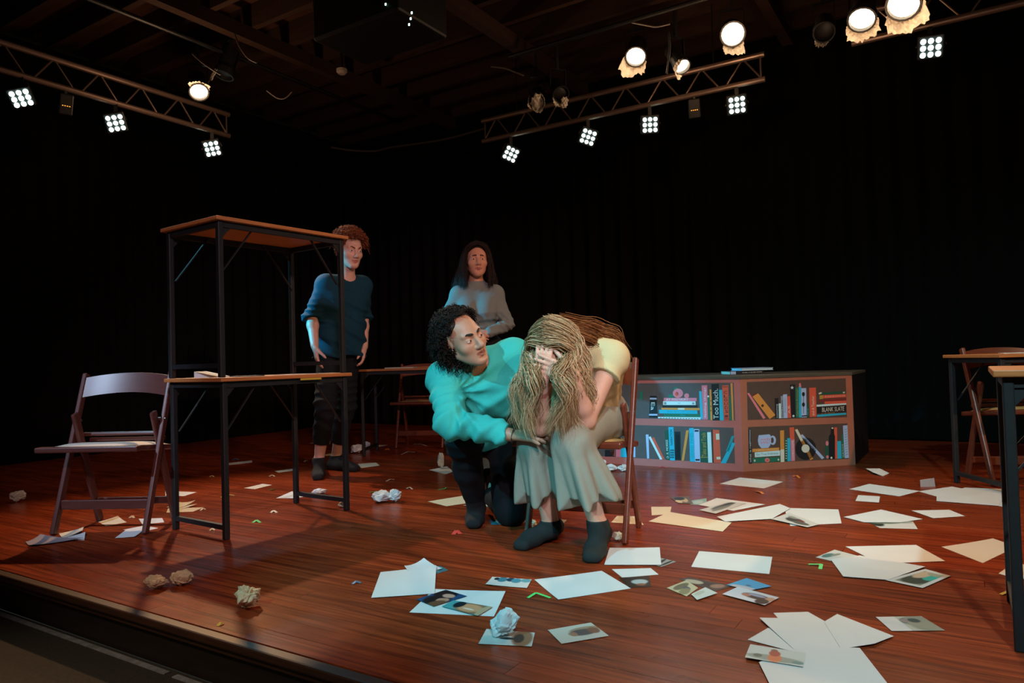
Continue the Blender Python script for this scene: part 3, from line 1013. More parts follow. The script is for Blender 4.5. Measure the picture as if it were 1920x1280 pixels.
# right panel, upper shelf
B_ = PR.book
B_([(132, 365), (155, 360), (352, 660), (325, 674)], 'rose')
B_([(195, 405), (265, 366), (470, 626), (402, 673)], 'orange')
PR.shape([(185, 395), (232, 358), (240, 368), (193, 404)], PM['dred'], 'painted_band', 2)
PR.disc(316, 513, 15, 17, PM['brown'], 'painted_mark', 3, 12)
B_([(462, 425), (508, 421), (516, 667), (471, 669)], 'black', 'Something', 'white', 'up', 0.5, (0.03, 0.7))
B_([(535, 400), (562, 395), (574, 663), (540, 665)], 'grey', 'The Muse', 'black', 'up', 0.5, (0.05, 0.8))
B_([(508, 488), (535, 486), (541, 663), (512, 665)], 'white')
B_([(562, 380), (610, 376), (616, 661), (575, 663)], 'lav')
for dx in (0, 10):
    PR.shape(rect(580 + dx, 430, 583 + dx, 600), PM['grey'], 'painted_mark', 3)
B_([(610, 402), (646, 398), (659, 659), (617, 661)], 'red', 'A.B.', 'cream', 'up', 0.5, (0.2, 0.6))
B_([(645, 262), (708, 258), (716, 656), (660, 657)], 'black')
PR.star(670, 297, 24, PM['white'])
PR.disc(686, 637, 13, 13, PM['white'], 'painted_mark', 3, 10)
B_([(708, 300), (752, 295), (753, 656), (715, 657)], 'green', 'Fake New Frontier', 'gold', 'up', 0.5)
B_([(752, 276), (780, 272), (783, 655), (753, 656)], 'cyan')
PR.shape([(752, 248), (772, 242), (778, 292), (758, 292)], PM['rose'], 'painted_mark', 3)
B_([(780, 306), (840, 302), (846, 652), (784, 655)], 'lav')
for y in (376, 500):
    PR.disc(806, y, 17, 26, PM['black'], 'painted_tulip', 3, 12)
    PR.shape(rect(804, y + 20, 808, y + 108), PM['black'], 'painted_stem', 3)
PR.shape([(786, 632), (844, 626), (845, 640), (786, 645)], PM['black'], 'painted_band', 3)
B_([(846, 480), (870, 478), (873, 647), (848, 649)], 'dgreen', 'TRUE', 'cyan', 'up', 0.5, (0.1, 0.6))
B_([(876, 300), (956, 296), (963, 646), (884, 650)], 'red', 'and A Teacher', 'cream', 'up', 0.4, (0.05, 0.72))
B_([(985, 356), (1310, 338), (1312, 372), (1000, 384)], 'dgreen')
PR.shape([(985, 362), (1020, 350), (1028, 366), (996, 380)], PM['cream'], 'painted_mark', 3)
PR.shape([(1275, 352), (1300, 345), (1304, 360), (1284, 364)], PM['cream'], 'painted_mark', 3)
B_([(1000, 390), (1044, 387), (1044, 432), (1000, 436)], 'gold')
B_([(1042, 388), (1314, 373), (1318, 411), (1042, 427)], 'red', 'A comedy in two acts', 'cream', 'flat', 0.45, (0.08, 0.96))
B_([(980, 444), (1318, 420), (1318, 446), (985, 470)], 'dred')
B_([(1060, 464), (1320, 452), (1321, 485), (1060, 494)], 'red')
B_([(964, 502), (1320, 482), (1322, 501), (966, 526)], 'white')
B_([(970, 530), (1319, 510), (1319, 582), (970, 602)], 'black', 'BLANK SLATE', 'cream', 'flat', 0.72, (0.17, 0.93))
B_([(970, 603), (1319, 583), (1319, 596), (972, 620)], 'brown', 'A. M. FINCH', 'gold', 'flat', 0.8, (0.15, 0.6))
B_([(970, 622), (1318, 598), (1320, 620), (972, 648)], 'cyan')
# lower shelf
B_([(150, 795), (175, 792), (189, 1206), (157, 1209)], 'black', 'what is real', 'white', 'up', 0.6, (0.03, 0.62))
PR.shape(rect(160, 800, 170, 955), PM['grey'], 'painted_mark', 3)
PR.disc(440, 928, 38, 56, PM['lav'], 'painted_mug_handle', 2, 16)
PR.disc(432, 928, 18, 34, M_SHELFBG2, 'painted_mug_handle', 3, 12)
mug = PR.shape([(268, 868), (395, 856), (412, 872), (418, 930), (408, 985), (385, 1018), (300, 1024), (268, 985), (258, 930)], PM['lav'], 'painted_mug', 4)
p = [loc(PR.px(*q_)) + nR * 0.0056 for q_ in ((288, 975), (410, 965), (288, 905))]
PR.text('COZY', p[0], p[1] - p[0], p[2] - p[0], mug, 'rose', 0.8, (0.0, 1.0))
B_([(195, 1032), (516, 1015), (516, 1052), (195, 1070)], 'orange', 'a golden afternoon', 'cream', 'flat', 0.4, (0.14, 0.95))
B_([(222, 1074), (526, 1050), (526, 1112), (225, 1132)], 'white', 'Qui Trop Embrasse', 'teal', 'flat', 0.6, (0.05, 0.93))
B_([(196, 1142), (526, 1128), (529, 1182), (200, 1202)], 'green')
PR.disc(372, 1166, 30, 26, PM['rose'], 'painted_rose', 3, 12)
PR.disc(372, 1166, 14, 12, PM['red'], 'painted_petal', 4, 8)
PR.disc(222, 1172, 10, 14, PM['cream'], 'painted_mark', 3, 8)
PR.disc(506, 1160, 10, 12, PM['cream'], 'painted_mark', 3, 8)
B_([(527, 812), (574, 808), (577, 1036), (531, 1040)], 'orange')
B_([(531, 1040), (577, 1036), (578, 1187), (535, 1191)], 'cream')
B_([(580, 912), (612, 908), (616, 1179), (588, 1181)], 'dgreen')
for k in range(8):
    PR.shape(rect(592, 930 + k * 30, 606, 940 + k * 30), PM['cream'], 'painted_mark', 3)
B_([(640, 775), (694, 770), (700, 918), (648, 924)], 'red')
B_([(612, 906), (650, 901), (656, 1177), (615, 1181)], 'cyan')
B_([(654, 922), (700, 916), (706, 1176), (660, 1179)], 'pink', 'COMING HOME', 'cream', 'up', 0.5)
PR.disc(835, 1030, 124, 134, PM['black'], 'painted_record', 2, 28)
B_([(768, 868), (796, 857), (1057, 1138), (1028, 1157)], 'lav')
B_([(703, 800), (734, 790), (924, 1150), (890, 1167)], 'orange')
PR.shape([(706, 806), (732, 796), (800, 925), (774, 938)], PM['cream'], 'painted_band', 3)
PR.disc(830, 1027, 48, 50, PM['cream'], 'painted_label', 4, 16)
B_([(1068, 962), (1110, 955), (1114, 1150), (1066, 1150)], 'dgreen')
PR.disc(1090, 965, 18, 30, PM['rose'], 'painted_mark', 3, 10)
PR.disc(1094, 1128, 16, 20, PM['rose'], 'painted_mark', 3, 10)
PR.shape([(1138, 770), (1172, 768), (1174, 850), (1184, 880), (1184, 1150), (1112, 1152), (1112, 880), (1134, 850)], PM['black'], 'painted_bottle', 3)
PR.disc(1140, 1138, 12, 14, PM['cream'], 'painted_mark', 4, 8)
PR.disc(1152, 782, 12, 10, PM['cream'], 'painted_mark', 4, 8)
B_([(1172, 775), (1210, 772), (1217, 1148), (1182, 1151)], 'red')
B_([(1268, 860), (1286, 858), (1302, 1142), (1270, 1146)], 'green', 'OUR PLACE', 'cream', 'up', 0.5, (0.04, 0.6))
B_([(1209, 941), (1258, 936), (1266, 1146), (1214, 1151)], 'cyan')
B_([(1281, 752), (1334, 748), (1352, 1140), (1300, 1143)], 'lav')
for k in range(11):
    PR.shape([(1296 + k * 1.2, 800 + k * 30), (1326 + k * 1.2, 788 + k * 30), (1328 + k * 1.2, 795 + k * 30), (1298 + k * 1.2, 808 + k * 30)], PM['grey'], 'painted_mark', 3)

# two real books lying on the bookcase corner
def real_book(a, b, z0, th, depth, cover, pages, label, txt=None, tcol='cream', spine=True):
    """a, b: ends of the front edge (world, on plan), lying flat"""
    t = empty('book', Vector((a.x, a.y, z0)))
    tag(t, label, 'book')
    u = (b - a); u.z = 0
    w = Vector((-u.y, u.x, 0)).normalized() * depth
    def slab(z, h, ins, m, name):
        ui = u.normalized() * ins; wi = w.normalized() * ins
        q = MB()
        q.prism([ui + wi + Zv * z, u - ui + wi + Zv * z, u - ui + w - wi + Zv * z, ui + w - wi + Zv * z], (0, 0, h))
        return q.build(name, m, t)
    slab(0, 0.0025, 0, cover, 'cover')
    slab(0.0025, th - 0.005, 0.004, pages, 'pages')
    slab(th - 0.0025, 0.0025, 0, cover, 'cover')
    if spine:
        q = MB()
        q.prism([Zv * 0.0, u + Zv * 0.0, u + Zv * th, Zv * th], -w.normalized() * 0.002)
        s_ = q.build('spine', cover, t)
        if txt:
            me, V = text_mesh(txt)
            lo, hi = V.min(0), V.max(0)
            uu = (V[:, 0] - lo[0]) / (hi[0] - lo[0]) * 0.60 + 0.36
            vv = ((V[:, 1] - lo[1]) / (hi[1] - lo[1]) * 0.40 + 0.30) * th
            W = uu[:, None] * np.array(u) + vv[:, None] * np.array(Zv) - np.array(w.normalized()) * 0.0027
            me.vertices.foreach_set('co', W.astype(np.float32).ravel()); me.update()
            me.materials.clear(); me.materials.append(PM[tcol]); me.name = 'lettering'
            o2 = bpy.data.objects.new('lettering', me); COL.objects.link(o2); o2.parent = s_
            q = MB()
            q.prism([u * 0.01 - w.normalized() * 0.0023 + Zv * th * 0.1, u * 0.17 - w.normalized() * 0.0023 + Zv * th * 0.1, u * 0.17 - w.normalized() * 0.0023 + Zv * th * 0.9, u * 0.01 - w.normalized() * 0.0023 + Zv * th * 0.9], -w.normalized() * 0.0006)
            q.build('spine_label', PM['lav'], s_)
    return t
ba, bb = at_z(1369, 702.5, CASE_Z), at_z(1441, 701.0, CASE_Z)
bb.y = ba.y + 0.03
real_book(ba, bb, CASE_Z, 0.026, 0.17, PM['black'], PM['cream'], 'black paperback with pale spine lettering, lying on the bookcase corner', 'the plays of GLORIA ADAMS')
ba2, bb2 = at_z(1361.5, 693.5, CASE_Z + 0.027), at_z(1440, 692.5, CASE_Z + 0.027)
ba2.y = ba.y - 0.005; bb2.y = ba.y + 0.03
real_book(ba2, bb2, CASE_Z + 0.0262, 0.018, 0.17, PM['lav'], PM['white'], 'pale blue book lying on top of the black paperback', spine=False)

# ------------------------------------------------------------------ smooth bodies: implicit shapes meshed with surface nets
def _smin(a, b, k):
    h = np.clip(0.5 + 0.5 * (b - a) / k, 0, 1)
    return b * (1 - h) + a * h - k * h * (1 - h)

class Sdf:
    def __init__(self, lo, hi, h):
        self.ax = [np.arange(lo[i], hi[i] + h, h, dtype=np.float32) for i in range(3)]
        self.h = h
        self.D = np.full([len(a) for a in self.ax], 0.2, dtype=np.float32)
    def _win(self, lo, hi):
        s = []
        for i in range(3):
            a = self.ax[i]
            i0 = int(np.searchsorted(a, lo[i])); i1 = int(np.searchsorted(a, hi[i]))
            if i1 - i0 < 1:
                return None, None
            s.append(slice(i0, i1))
        g = [self.ax[0][s[0]][:, None, None], self.ax[1][s[1]][None, :, None], self.ax[2][s[2]][None, None, :]]
        return tuple(s), g
    def _put(self, s, d, k, sub):
        cur = self.D[s]
        if sub:
            self.D[s] = -_smin(-cur, d, k)
        else:
            self.D[s] = _smin(cur, d, k)
    def cone(self, a, b, ra, rb=None, k=0.02, sub=False, flat=None):
        """tapered capsule; flat=(axis, factor) squashes it across a direction"""
        a, b = np.array(a, dtype=np.float32), np.array(b, dtype=np.float32)
        rb = ra if rb is None else rb
        m = max(ra, rb) * (1.0 if flat is None else max(1.0, flat[1])) + k + 0.012
        s, g = self._win(np.minimum(a, b) - m, np.maximum(a, b) + m)
        if s is None:
            return self
        ab_ = b - a
        L2 = float(ab_ @ ab_) + 1e-12
        dx, dy, dz = g[0] - a[0], g[1] - a[1], g[2] - a[2]
        t = np.clip((dx * ab_[0] + dy * ab_[1] + dz * ab_[2]) / L2, 0, 1)
        dx = dx - t * ab_[0]; dy = dy - t * ab_[1]; dz = dz - t * ab_[2]
        q = dx * dx + dy * dy + dz * dz
        if flat is not None:
            n = np.array(flat[0], dtype=np.float32); n = n / np.linalg.norm(n)
            c = dx * n[0] + dy * n[1] + dz * n[2]
            q = q + c * c * (1.0 / flat[1] ** 2 - 1.0)
        d = np.sqrt(q) - (ra + (rb - ra) * t)
        self._put(s, d, k, sub)
        return self
    def ell(self, c, r, R=None, k=0.02, sub=False):
        c = np.array(c, dtype=np.float32)
        m = max(r) + k + 0.012
        s, g = self._win(c - m, c + m)
        if s is None:
            return self
        dx, dy, dz = g[0] - c[0], g[1] - c[1], g[2] - c[2]
        if R is not None:
            Rn = np.array(R, dtype=np.float32)
            dx, dy, dz = (dx * Rn[0, i] + dy * Rn[1, i] + dz * Rn[2, i] for i in range(3))
        k0 = np.sqrt((dx / r[0]) ** 2 + (dy / r[1]) ** 2 + (dz / r[2]) ** 2) + 1e-6
        k1 = np.sqrt((dx / r[0] ** 2) ** 2 + (dy / r[1] ** 2) ** 2 + (dz / r[2] ** 2) ** 2) + 1e-6
        self._put(s, k0 * (k0 - 1) / k1, k, sub)
        return self
    def cut(self, p, n, lo=None, hi=None, k=0.0):
        """remove what lies on the side n points to (inside the optional window)"""
        p, n = np.array(p, dtype=np.float32), np.array(n, dtype=np.float32)
        n = n / np.linalg.norm(n)
        lo = [a[0] for a in self.ax] if lo is None else lo
        hi = [a[-1] + 1 for a in self.ax] if hi is None else hi
        s, g = self._win(lo, hi)
        if s is None:
            return self
        d = (g[0] - p[0]) * n[0] + (g[1] - p[1]) * n[1] + (g[2] - p[2]) * n[2]
        self.D[s] = np.maximum(self.D[s], d)
        return self
    def warp(self, fn, band=0.03):
        """add fn(x,y,z) to the field near the surface (folds, curls)"""
        i = np.nonzero(np.abs(self.D) < band)
        x, y, z = self.ax[0][i[0]], self.ax[1][i[1]], self.ax[2][i[2]]
        self.D[i] += fn(x, y, z).astype(np.float32)
        return self
    def mesh(self):
        D = self.D
        S = D < 0
        n0, n1, n2 = D.shape
        cnt = np.zeros((n0 - 1, n1 - 1, n2 - 1), dtype=np.int8)
        for i in (0, 1):
            for j in (0, 1):
                for k in (0, 1):
                    cnt += S[i:n0 - 1 + i, j:n1 - 1 + j, k:n2 - 1 + k]
        act = np.nonzero((cnt > 0) & (cnt < 8))
        N = len(act[0])
        idx = np.full(cnt.shape, -1, dtype=np.int32)
        idx[act] = np.arange(N, dtype=np.int32)
        I, J, K = act
        acc = np.zeros((N, 3), dtype=np.float64)
        w = np.zeros(N)
        cs = [(i, j, k) for i in (0, 1) for j in (0, 1) for k in (0, 1)]
        val = {c: D[I + c[0], J + c[1], K + c[2]] for c in cs}
        pos = {c: np.stack([self.ax[0][I + c[0]], self.ax[1][J + c[1]], self.ax[2][K + c[2]]], 1) for c in cs}
        for a in cs:
            for b in cs:
                if sum(b) - sum(a) == 1 and all(b[q] >= a[q] for q in range(3)):
                    va, vb = val[a], val[b]
                    x = (va < 0) != (vb < 0)
                    t = np.where(x, va / np.where(x, va - vb, 1), 0)[:, None]
                    acc += np.where(x[:, None], pos[a] * (1 - t) + pos[b] * t, 0)
                    w += x
        V = acc / w[:, None]
        quads = []
        for ax in range(3):
            sl0 = [slice(None)] * 3; sl1 = [slice(None)] * 3
            sl0[ax] = slice(0, -1); sl1[ax] = slice(1, None)
            x = S[tuple(sl0)] != S[tuple(sl1)]
            e = np.nonzero(x)
            inside = S[tuple(sl0)][e]
            u, v = (ax + 1) % 3, (ax + 2) % 3
            ok = (e[u] > 0) & (e[v] > 0) & (e[u] < D.shape[u] - 1) & (e[v] < D.shape[v] - 1)
            e = [q[ok] for q in e]; inside = inside[ok]
            def cell(du, dv):
                c = [None] * 3
                c[ax] = e[ax]; c[u] = e[u] - du; c[v] = e[v] - dv
                return idx[c[0], c[1], c[2]]
            q = np.stack([cell(1, 1), cell(0, 1), cell(0, 0), cell(1, 0)], 1)
            q[~inside] = q[~inside][:, ::-1]
            quads.append(q)
        Q = np.concatenate(quads)
        Q = Q[(Q >= 0).all(1)]
        return V, Q
    def build(self, name, m, parent=None, origin=(0, 0, 0), slots=None, relax=1):
        V, Q = self.mesh()
        for _ in range(relax):     # light smoothing
            acc = np.zeros_like(V); c = np.zeros(len(V))
            for a in range(4):
                b = (a + 1) % 4
                np.add.at(acc, Q[:, a], V[Q[:, b]]); np.add.at(c, Q[:, a], 1)
                np.add.at(acc, Q[:, b], V[Q[:, a]]); np.add.at(c, Q[:, b], 1)
            V = 0.5 * V + 0.5 * acc / np.maximum(c, 1)[:, None]
        return np_mesh(name, V - np.array(origin), Q, m, parent, slots, V)

def np_mesh(name, V, Q, m, parent=None, slots=None, W=None, smooth=True):
    me = bpy.data.meshes.new(name)
    me.vertices.add(len(V))
    me.vertices.foreach_set('co', np.asarray(V, dtype=np.float32).ravel())
    k = Q.shape[1]
    me.loops.add(Q.size)
    me.loops.foreach_set('vertex_index', Q.astype(np.int32).ravel())
    me.polygons.add(len(Q))
    me.polygons.foreach_set('loop_start', np.arange(0, Q.size, k, dtype=np.int32))
    me.polygons.foreach_set('loop_total', np.full(len(Q), k, dtype=np.int32))
    me.polygons.foreach_set('use_smooth', np.full(len(Q), smooth))
    ms = m if isinstance(m, (list, tuple)) else [m]
    for q in ms:
        me.materials.append(q)
    if slots is not None:
        me.polygons.foreach_set('material_index', slots((W if W is not None else V)[Q].mean(1)).astype(np.int32))
    me.update(calc_edges=True)
    me.validate()
    o = bpy.data.objects.new(name, me)
    COL.objects.link(o)
    if parent is not None:
        o.parent = parent
    return o

def strand_mesh(paths, radii, n=3):
    """many tubes in one mesh; paths: list of (k,3) arrays, radii: list of (k,) arrays"""
    VV, QQ, off = [], [], 0
    for P, r in zip(paths, radii):
        P = np.asarray(P, dtype=np.float64)
        T = np.gradient(P, axis=0)
        T /= np.linalg.norm(T, axis=1)[:, None] + 1e-9
        ref = np.array([0.31, 0.87, 0.38])
        X = np.cross(T, ref); X /= np.linalg.norm(X, axis=1)[:, None] + 1e-9
        Y = np.cross(T, X)
        k = len(P)
        for j in range(n):
            a = 2 * math.pi * j / n
            VV.append(P + (X * math.cos(a) + Y * math.sin(a)) * np.asarray(r)[:, None])
        base = off + np.arange(k - 1)
        for j in range(n):
            a = base + j * k; b = base + ((j + 1) % n) * k
            QQ.append(np.stack([a, b, b + 1, a + 1], 1))
        off += n * k
    return np.concatenate(VV), np.concatenate(QQ)

def nz(x, y, z, f, s=0.0):
    """cheap smooth pseudo noise in -1..1"""
    return (np.sin(x * f * 1.0 + 1.3 * np.sin(y * f * 0.7 + s) + s * 2.1) * np.cos(y * f * 1.1 + 1.1 * np.sin(z * f * 0.8 + s * 1.7)) +
            np.sin(z * f * 0.9 + 1.2 * np.sin(x * f * 0.6 + s * 0.7) + s)) * 0.5

def V3(p):
    return np.array(p, dtype=np.float64)

def unit(v):
    v = V3(v)
    return v / np.linalg.norm(v)

def head_frame(face, up):
    """columns: right, forward, up of the head"""
    y = unit(face)
    z = V3(up) - y * (V3(up) @ y)
    z = unit(z)
    x = np.cross(y, z)
    return np.stack([x, y, z], 1)

class Head:
    def __init__(self, c, face, up, s=1.0, jaw=1.0, nose=1.0, brow=1.0):
        self.c, self.R, self.s = V3(c), head_frame(face, up), s
        self.jaw, self.nose, self.brow = jaw, nose, brow
    def w(self, p):
        return self.c + self.R @ (V3(p) * self.s)
    def local(self, P):
        return ((P - self.c) @ self.R) / self.s
    def add(self, S, open_mouth=0.0):
        s, w, R = self.s, self.w, self.R
        e = lambda c, r, k=0.012, sub=False: S.ell(w(c), [q * s for q in r], R, k * s, sub)
        c = lambda a, b, ra, rb, k=0.01, sub=False: S.cone(w(a), w(b), ra * s, rb * s, k * s, sub)
        j = self.jaw
        e((0, -0.014, 0.036), (0.073, 0.092, 0.084), 0.02)
        e((0, 0.034, -0.012), (0.063, 0.058, 0.080), 0.03)
        e((0, 0.050, -0.070), (0.044 * j, 0.036, 0.040), 0.035)
        c((-0.052 * j, 0.004, -0.058), (-0.016 * j, 0.070, -0.100), 0.014, 0.015, 0.03)
        c((0.052 * j, 0.004, -0.058), (0.016 * j, 0.070, -0.100), 0.014, 0.015, 0.03)
        e((0, 0.079, -0.101), (0.019 * j, 0.014, 0.015), 0.02)
        for q in (-1, 1):
            e((q * 0.043, 0.058, -0.030), (0.022, 0.020, 0.018), 0.025)                   # cheekbone
            c((q * 0.012, 0.086, 0.020), (q * 0.046, 0.070, 0.022), 0.0085 * self.brow, 0.007, 0.012)  # brow ridge
            e((q * 0.0315, 0.094, -0.001), (0.0185, 0.015, 0.0125), 0.014, True)             # eye socket
            e((q * 0.0315, 0.0735, -0.002), (0.0165, 0.0125, 0.0125), 0.006)               # lids around the eye
            # ear
            e((q * 0.074, -0.006, -0.010), (0.0075, 0.018, 0.031), 0.008)
            e((q * 0.080, 0.000, -0.008), (0.006, 0.009, 0.017), 0.005, True)
            e((q * 0.0125, 0.0965, -0.041), (0.0085, 0.010, 0.0075), 0.007)               # nostril wing
        n = self.nose
        c((0, 0.084, 0.012), (0, 0.109 * 1.0 + 0.004 * (n - 1), -0.033), 0.0075, 0.0105 * n, 0.012)
        e((0, 0.108, -0.037), (0.0105 * n, 0.010, 0.009), 0.008)
        # lips
        z = -0.066
        o = open_mouth
        c((-0.023, 0.080, z), (0, 0.0925, z + 0.0055), 0.0045, 0.0062, 0.006)
        c((0.023, 0.080, z), (0, 0.0925, z + 0.0055), 0.0045, 0.0062, 0.006)
        c((-0.020, 0.081, z - 0.004 - o), (0, 0.0905, z - 0.0085 - o), 0.004, 0.0068, 0.006)
        c((0.020, 0.081, z - 0.004 - o), (0, 0.0905, z - 0.0085 - o), 0.004, 0.0068, 0.006)
        c((-0.022, 0.093, z - 0.002 - o * 0.5), (0.022, 0.093, z - 0.002 - o * 0.5), 0.0022 + o * 0.4, 0.0022 + o * 0.4, 0.003, True)
        e((0, 0.092, z - 0.020 - o), (0.018, 0.006, 0.006), 0.008, True)                  # dip above the chin
    def slots(self, skin_only=False):
        def fn(P):
            q = self.local(P)
            x, y, z = q[:, 0], q[:, 1], q[:, 2]
            lip = (np.abs(x) < 0.0245) & (y > 0.078) & (z < -0.0580 - 0.15 * np.abs(x)) & (z > -0.0805 + 0.34 * np.abs(x))
            return np.where(lip, 1, 0)
        return fn
    def eyes(self, parent, origin, gaze, m_white, m_iris, m_pupil, m_skin, lid=0.35):
        for q in (-1, 1):
            c = self.w((q * 0.0315, 0.0745, -0.002))
            g = unit(gaze)
            fr = np.array(frame_z(Vector(g)))
            r = 0.0136 * self.s
            V, Q = [], []
            nu, nv = 14, 18
            for i in range(nu + 1):
                t = math.pi * i / nu
                for k in range(nv):
                    a = 2 * math.pi * k / nv
                    V.append(c + fr @ V3((r * math.sin(t) * math.cos(a), r * math.sin(t) * math.sin(a), r * math.cos(t) * (1.06 if t < 0.5 else 1.0))))
            for i in range(nu):
                for k in range(nv):
                    Q.append((i * nv + k, i * nv + (k + 1) % nv, (i + 1) * nv + (k + 1) % nv, (i + 1) * nv + k))
            V, Q = np.array(V), np.array(Q)
            def sl(P, c=c, g=g):
                d = P - c
                d /= np.linalg.norm(d, axis=1)[:, None]
                a = np.arccos(np.clip(d @ g, -1, 1))
                return np.where(a < 0.22, 2, np.where(a < 0.50, 1, 0))
            np_mesh('eye', V - V3(origin), Q, [m_white, m_iris, m_pupil], parent, sl, V)
            # upper and lower lid as shells around the eyeball
            for up, a0, a1 in ((1, 0.12 + (0.35 - lid) * 0.6, 1.35), (-1, 0.32, 1.2)):
                VV, QQ = [], []
                n1, n2 = 12, 5
                for i in range(n1 + 1):
                    th = -1.25 + 2.5 * i / n1
                    for k in range(n2 + 1):
                        el = (a0 + (a1 - a0) * k / n2)
                        el = el * math.cos(th * 0.75) ** 0.5 if k == 0 else el
                        rr = 0.0149
                        p = V3((math.sin(th) * math.cos(el), math.cos(th) * math.cos(el), up * math.sin(el))) * rr
                        VV.append(self.w(V3((q * 0.0315, 0.0740, -0.002)) + p))
                for i in range(n1):
                    for k in range(n2):
                        a = i * (n2 + 1) + k
                        QQ.append((a, a + 1, a + n2 + 2, a + n2 + 1))
                np_mesh('eyelid', np.array(VV) - V3(origin), np.array(QQ), m_skin, parent)
    def brows(self, parent, origin, m, thick=0.0045, inner=0.0, outer=0.0, name='eyebrow'):
        for q in (-1, 1):
            P = [self.w((q * x, y, z)) for x, y, z in ((0.011, 0.0935, 0.0175 + inner), (0.021, 0.093, 0.0215 + inner * 0.5), (0.034, 0.086, 0.0245 + outer), (0.046, 0.0745, 0.0205 + outer))]
            P = np.array(P)
            t = np.linspace(0, 3, 10)
            PP = np.stack([np.interp(t, range(4), P[:, i]) for i in range(3)], 1)
            rr = np.interp(t, [0, 0.6, 2, 3], [thick * 0.7, thick, thick * 0.8, thick * 0.25]) * self.s
            V, Q = strand_mesh([PP], [rr], 6)
            np_mesh(name, V - V3(origin), Q, m, parent)

def hand(S, wrist, d, palm, side, curl=(0.35, 0.35, 0.4, 0.45), spread=0.06, s=1.0, thumb=(0.5, 0.2), k=0.006):
    """wrist point, finger direction d, palm normal, side=+1 when the thumb lies towards cross(d, palm)"""
    w = V3(wrist); d = unit(d); n = V3(palm) - d * (V3(palm) @ d); n = unit(n)
    t = np.cross(d, n) * side                                   # towards the thumb
    ptl = lambda a, b, c: w + d * (a * s) + t * (b * s) + n * (c * s)
    S.cone(ptl(-0.01, 0, 0), ptl(0.03, 0.004, 0), 0.023 * s, 0.025 * s, 0.01, flat=(n, 0.75))
    for b in (-0.026, -0.008, 0.010, 0.026):
        S.cone(ptl(0.015, b * 0.6, 0), ptl(0.083, b, 0), 0.014 * s, 0.0115 * s, 0.010)
    tips = []
    for i, (b, L) in enumerate(((0.028, 0.068), (0.0095, 0.076), (-0.009, 0.070), (-0.0265, 0.055))):
        a = ptl(0.084, b, 0)
        ang = curl[i] * 0.6
        sp = (b / 0.028) * spread
        for seg, (fr, r0, r1) in enumerate(((0.45, 0.0098, 0.0090), (0.30, 0.0090, 0.0082), (0.25, 0.0082, 0.0070))):
            v = unit(d * math.cos(ang) + n * math.sin(ang) + t * sp)
            b2 = a + v * (L * fr * s)
            S.cone(a, b2, r0 * s, r1 * s, k if seg == 0 else 0.003)
            a = b2
            ang += curl[i]
        tips.append(a)
    a = ptl(0.022, 0.022, 0.004)
    v = unit(d * math.cos(thumb[0]) + t * math.sin(thumb[0]) + n * thumb[1])
    b2 = a + v * 0.042 * s
    S.cone(a, b2, 0.0145 * s, 0.011 * s, 0.010)
    v2 = unit(v + d * 0.25 + n * thumb[1] * 0.6)
    c2 = b2 + v2 * 0.030 * s
    S.cone(b2, c2, 0.011 * s, 0.0095 * s, 0.003)
    S.cone(c2, c2 + unit(v2 + d * 0.2) * 0.020 * s, 0.0095 * s, 0.0075 * s, 0.003)
    return tips

# ------------------------------------------------------------------ people
M_EYEW = mat('eye_white', 'ded8d0', 0.15)
M_IRIS = mat('eye_iris', '3a2416', 0.15)
M_IRISB = mat('eye_iris_blue', '4a5a66', 0.15)
M_PUP = mat('eye_pupil', '050404', 0.1)
M_LASH = mat('dark_brow_hair', '1c120d', 0.7)
M_LASHR = mat('auburn_brow_hair', '6b3a22', 0.7)
M_SOCK = mat('dark_green_sock', '17201f', 0.9, bump=0.25, bscale=420)
M_SOCKB = mat('black_sock', '101214', 0.9, bump=0.25, bscale=420)

def arm(S, sh, el, wr, up=0.046, lo=0.040, wrr=0.027):
    sh, el, wr = V3(sh), V3(el), V3(wr)
    S.cone(sh, el, up, lo, 0.03)
    m = el + (wr - el) * 0.3
    S.cone(el, m, lo * 0.97, lo * 0.98, 0.02)
    S.cone(m, wr, lo * 0.98, wrr, 0.02)

def leg(S, hip, knee, ankle, heel, toe, thigh=0.082, kn=0.055, calf=0.052, an=0.034):
    hip, knee, ankle, heel, toe = map(V3, (hip, knee, ankle, heel, toe))
    S.cone(hip, knee, thigh, kn, 0.03)
    m = knee + (ankle - knee) * 0.33
    S.cone(knee, m, kn, calf, 0.02)
    S.cone(m, ankle, calf, an, 0.02)
    foot(S, ankle, heel, toe, 0.03)

def foot(S, ankle, heel, toe, r, g=0.0):
    ankle, heel, toe = map(V3, (ankle, heel, toe))
    ball = heel + (toe - heel) * 0.72
    S.cone(ankle, heel + V3((0, 0, 0.004)), 0.033 + g, 0.030 + g, 0.02)
    S.cone(ankle - V3((0, 0, 0.015)), ball + V3((0, 0, 0.008)), 0.036 + g, 0.029 + g, 0.025)
    S.cone(heel, ball, 0.030 + g, 0.032 + g, 0.02)
    side = np.cross(unit(toe - heel), V3((0, 0, 1)))
    for q in (-1, 1):
        S.cone(ball + side * 0.018 * q, toe - unit(toe - heel) * 0.012 + side * 0.014 * q - V3((0, 0, 0.004)), 0.024 + g, 0.019 + g, 0.02)

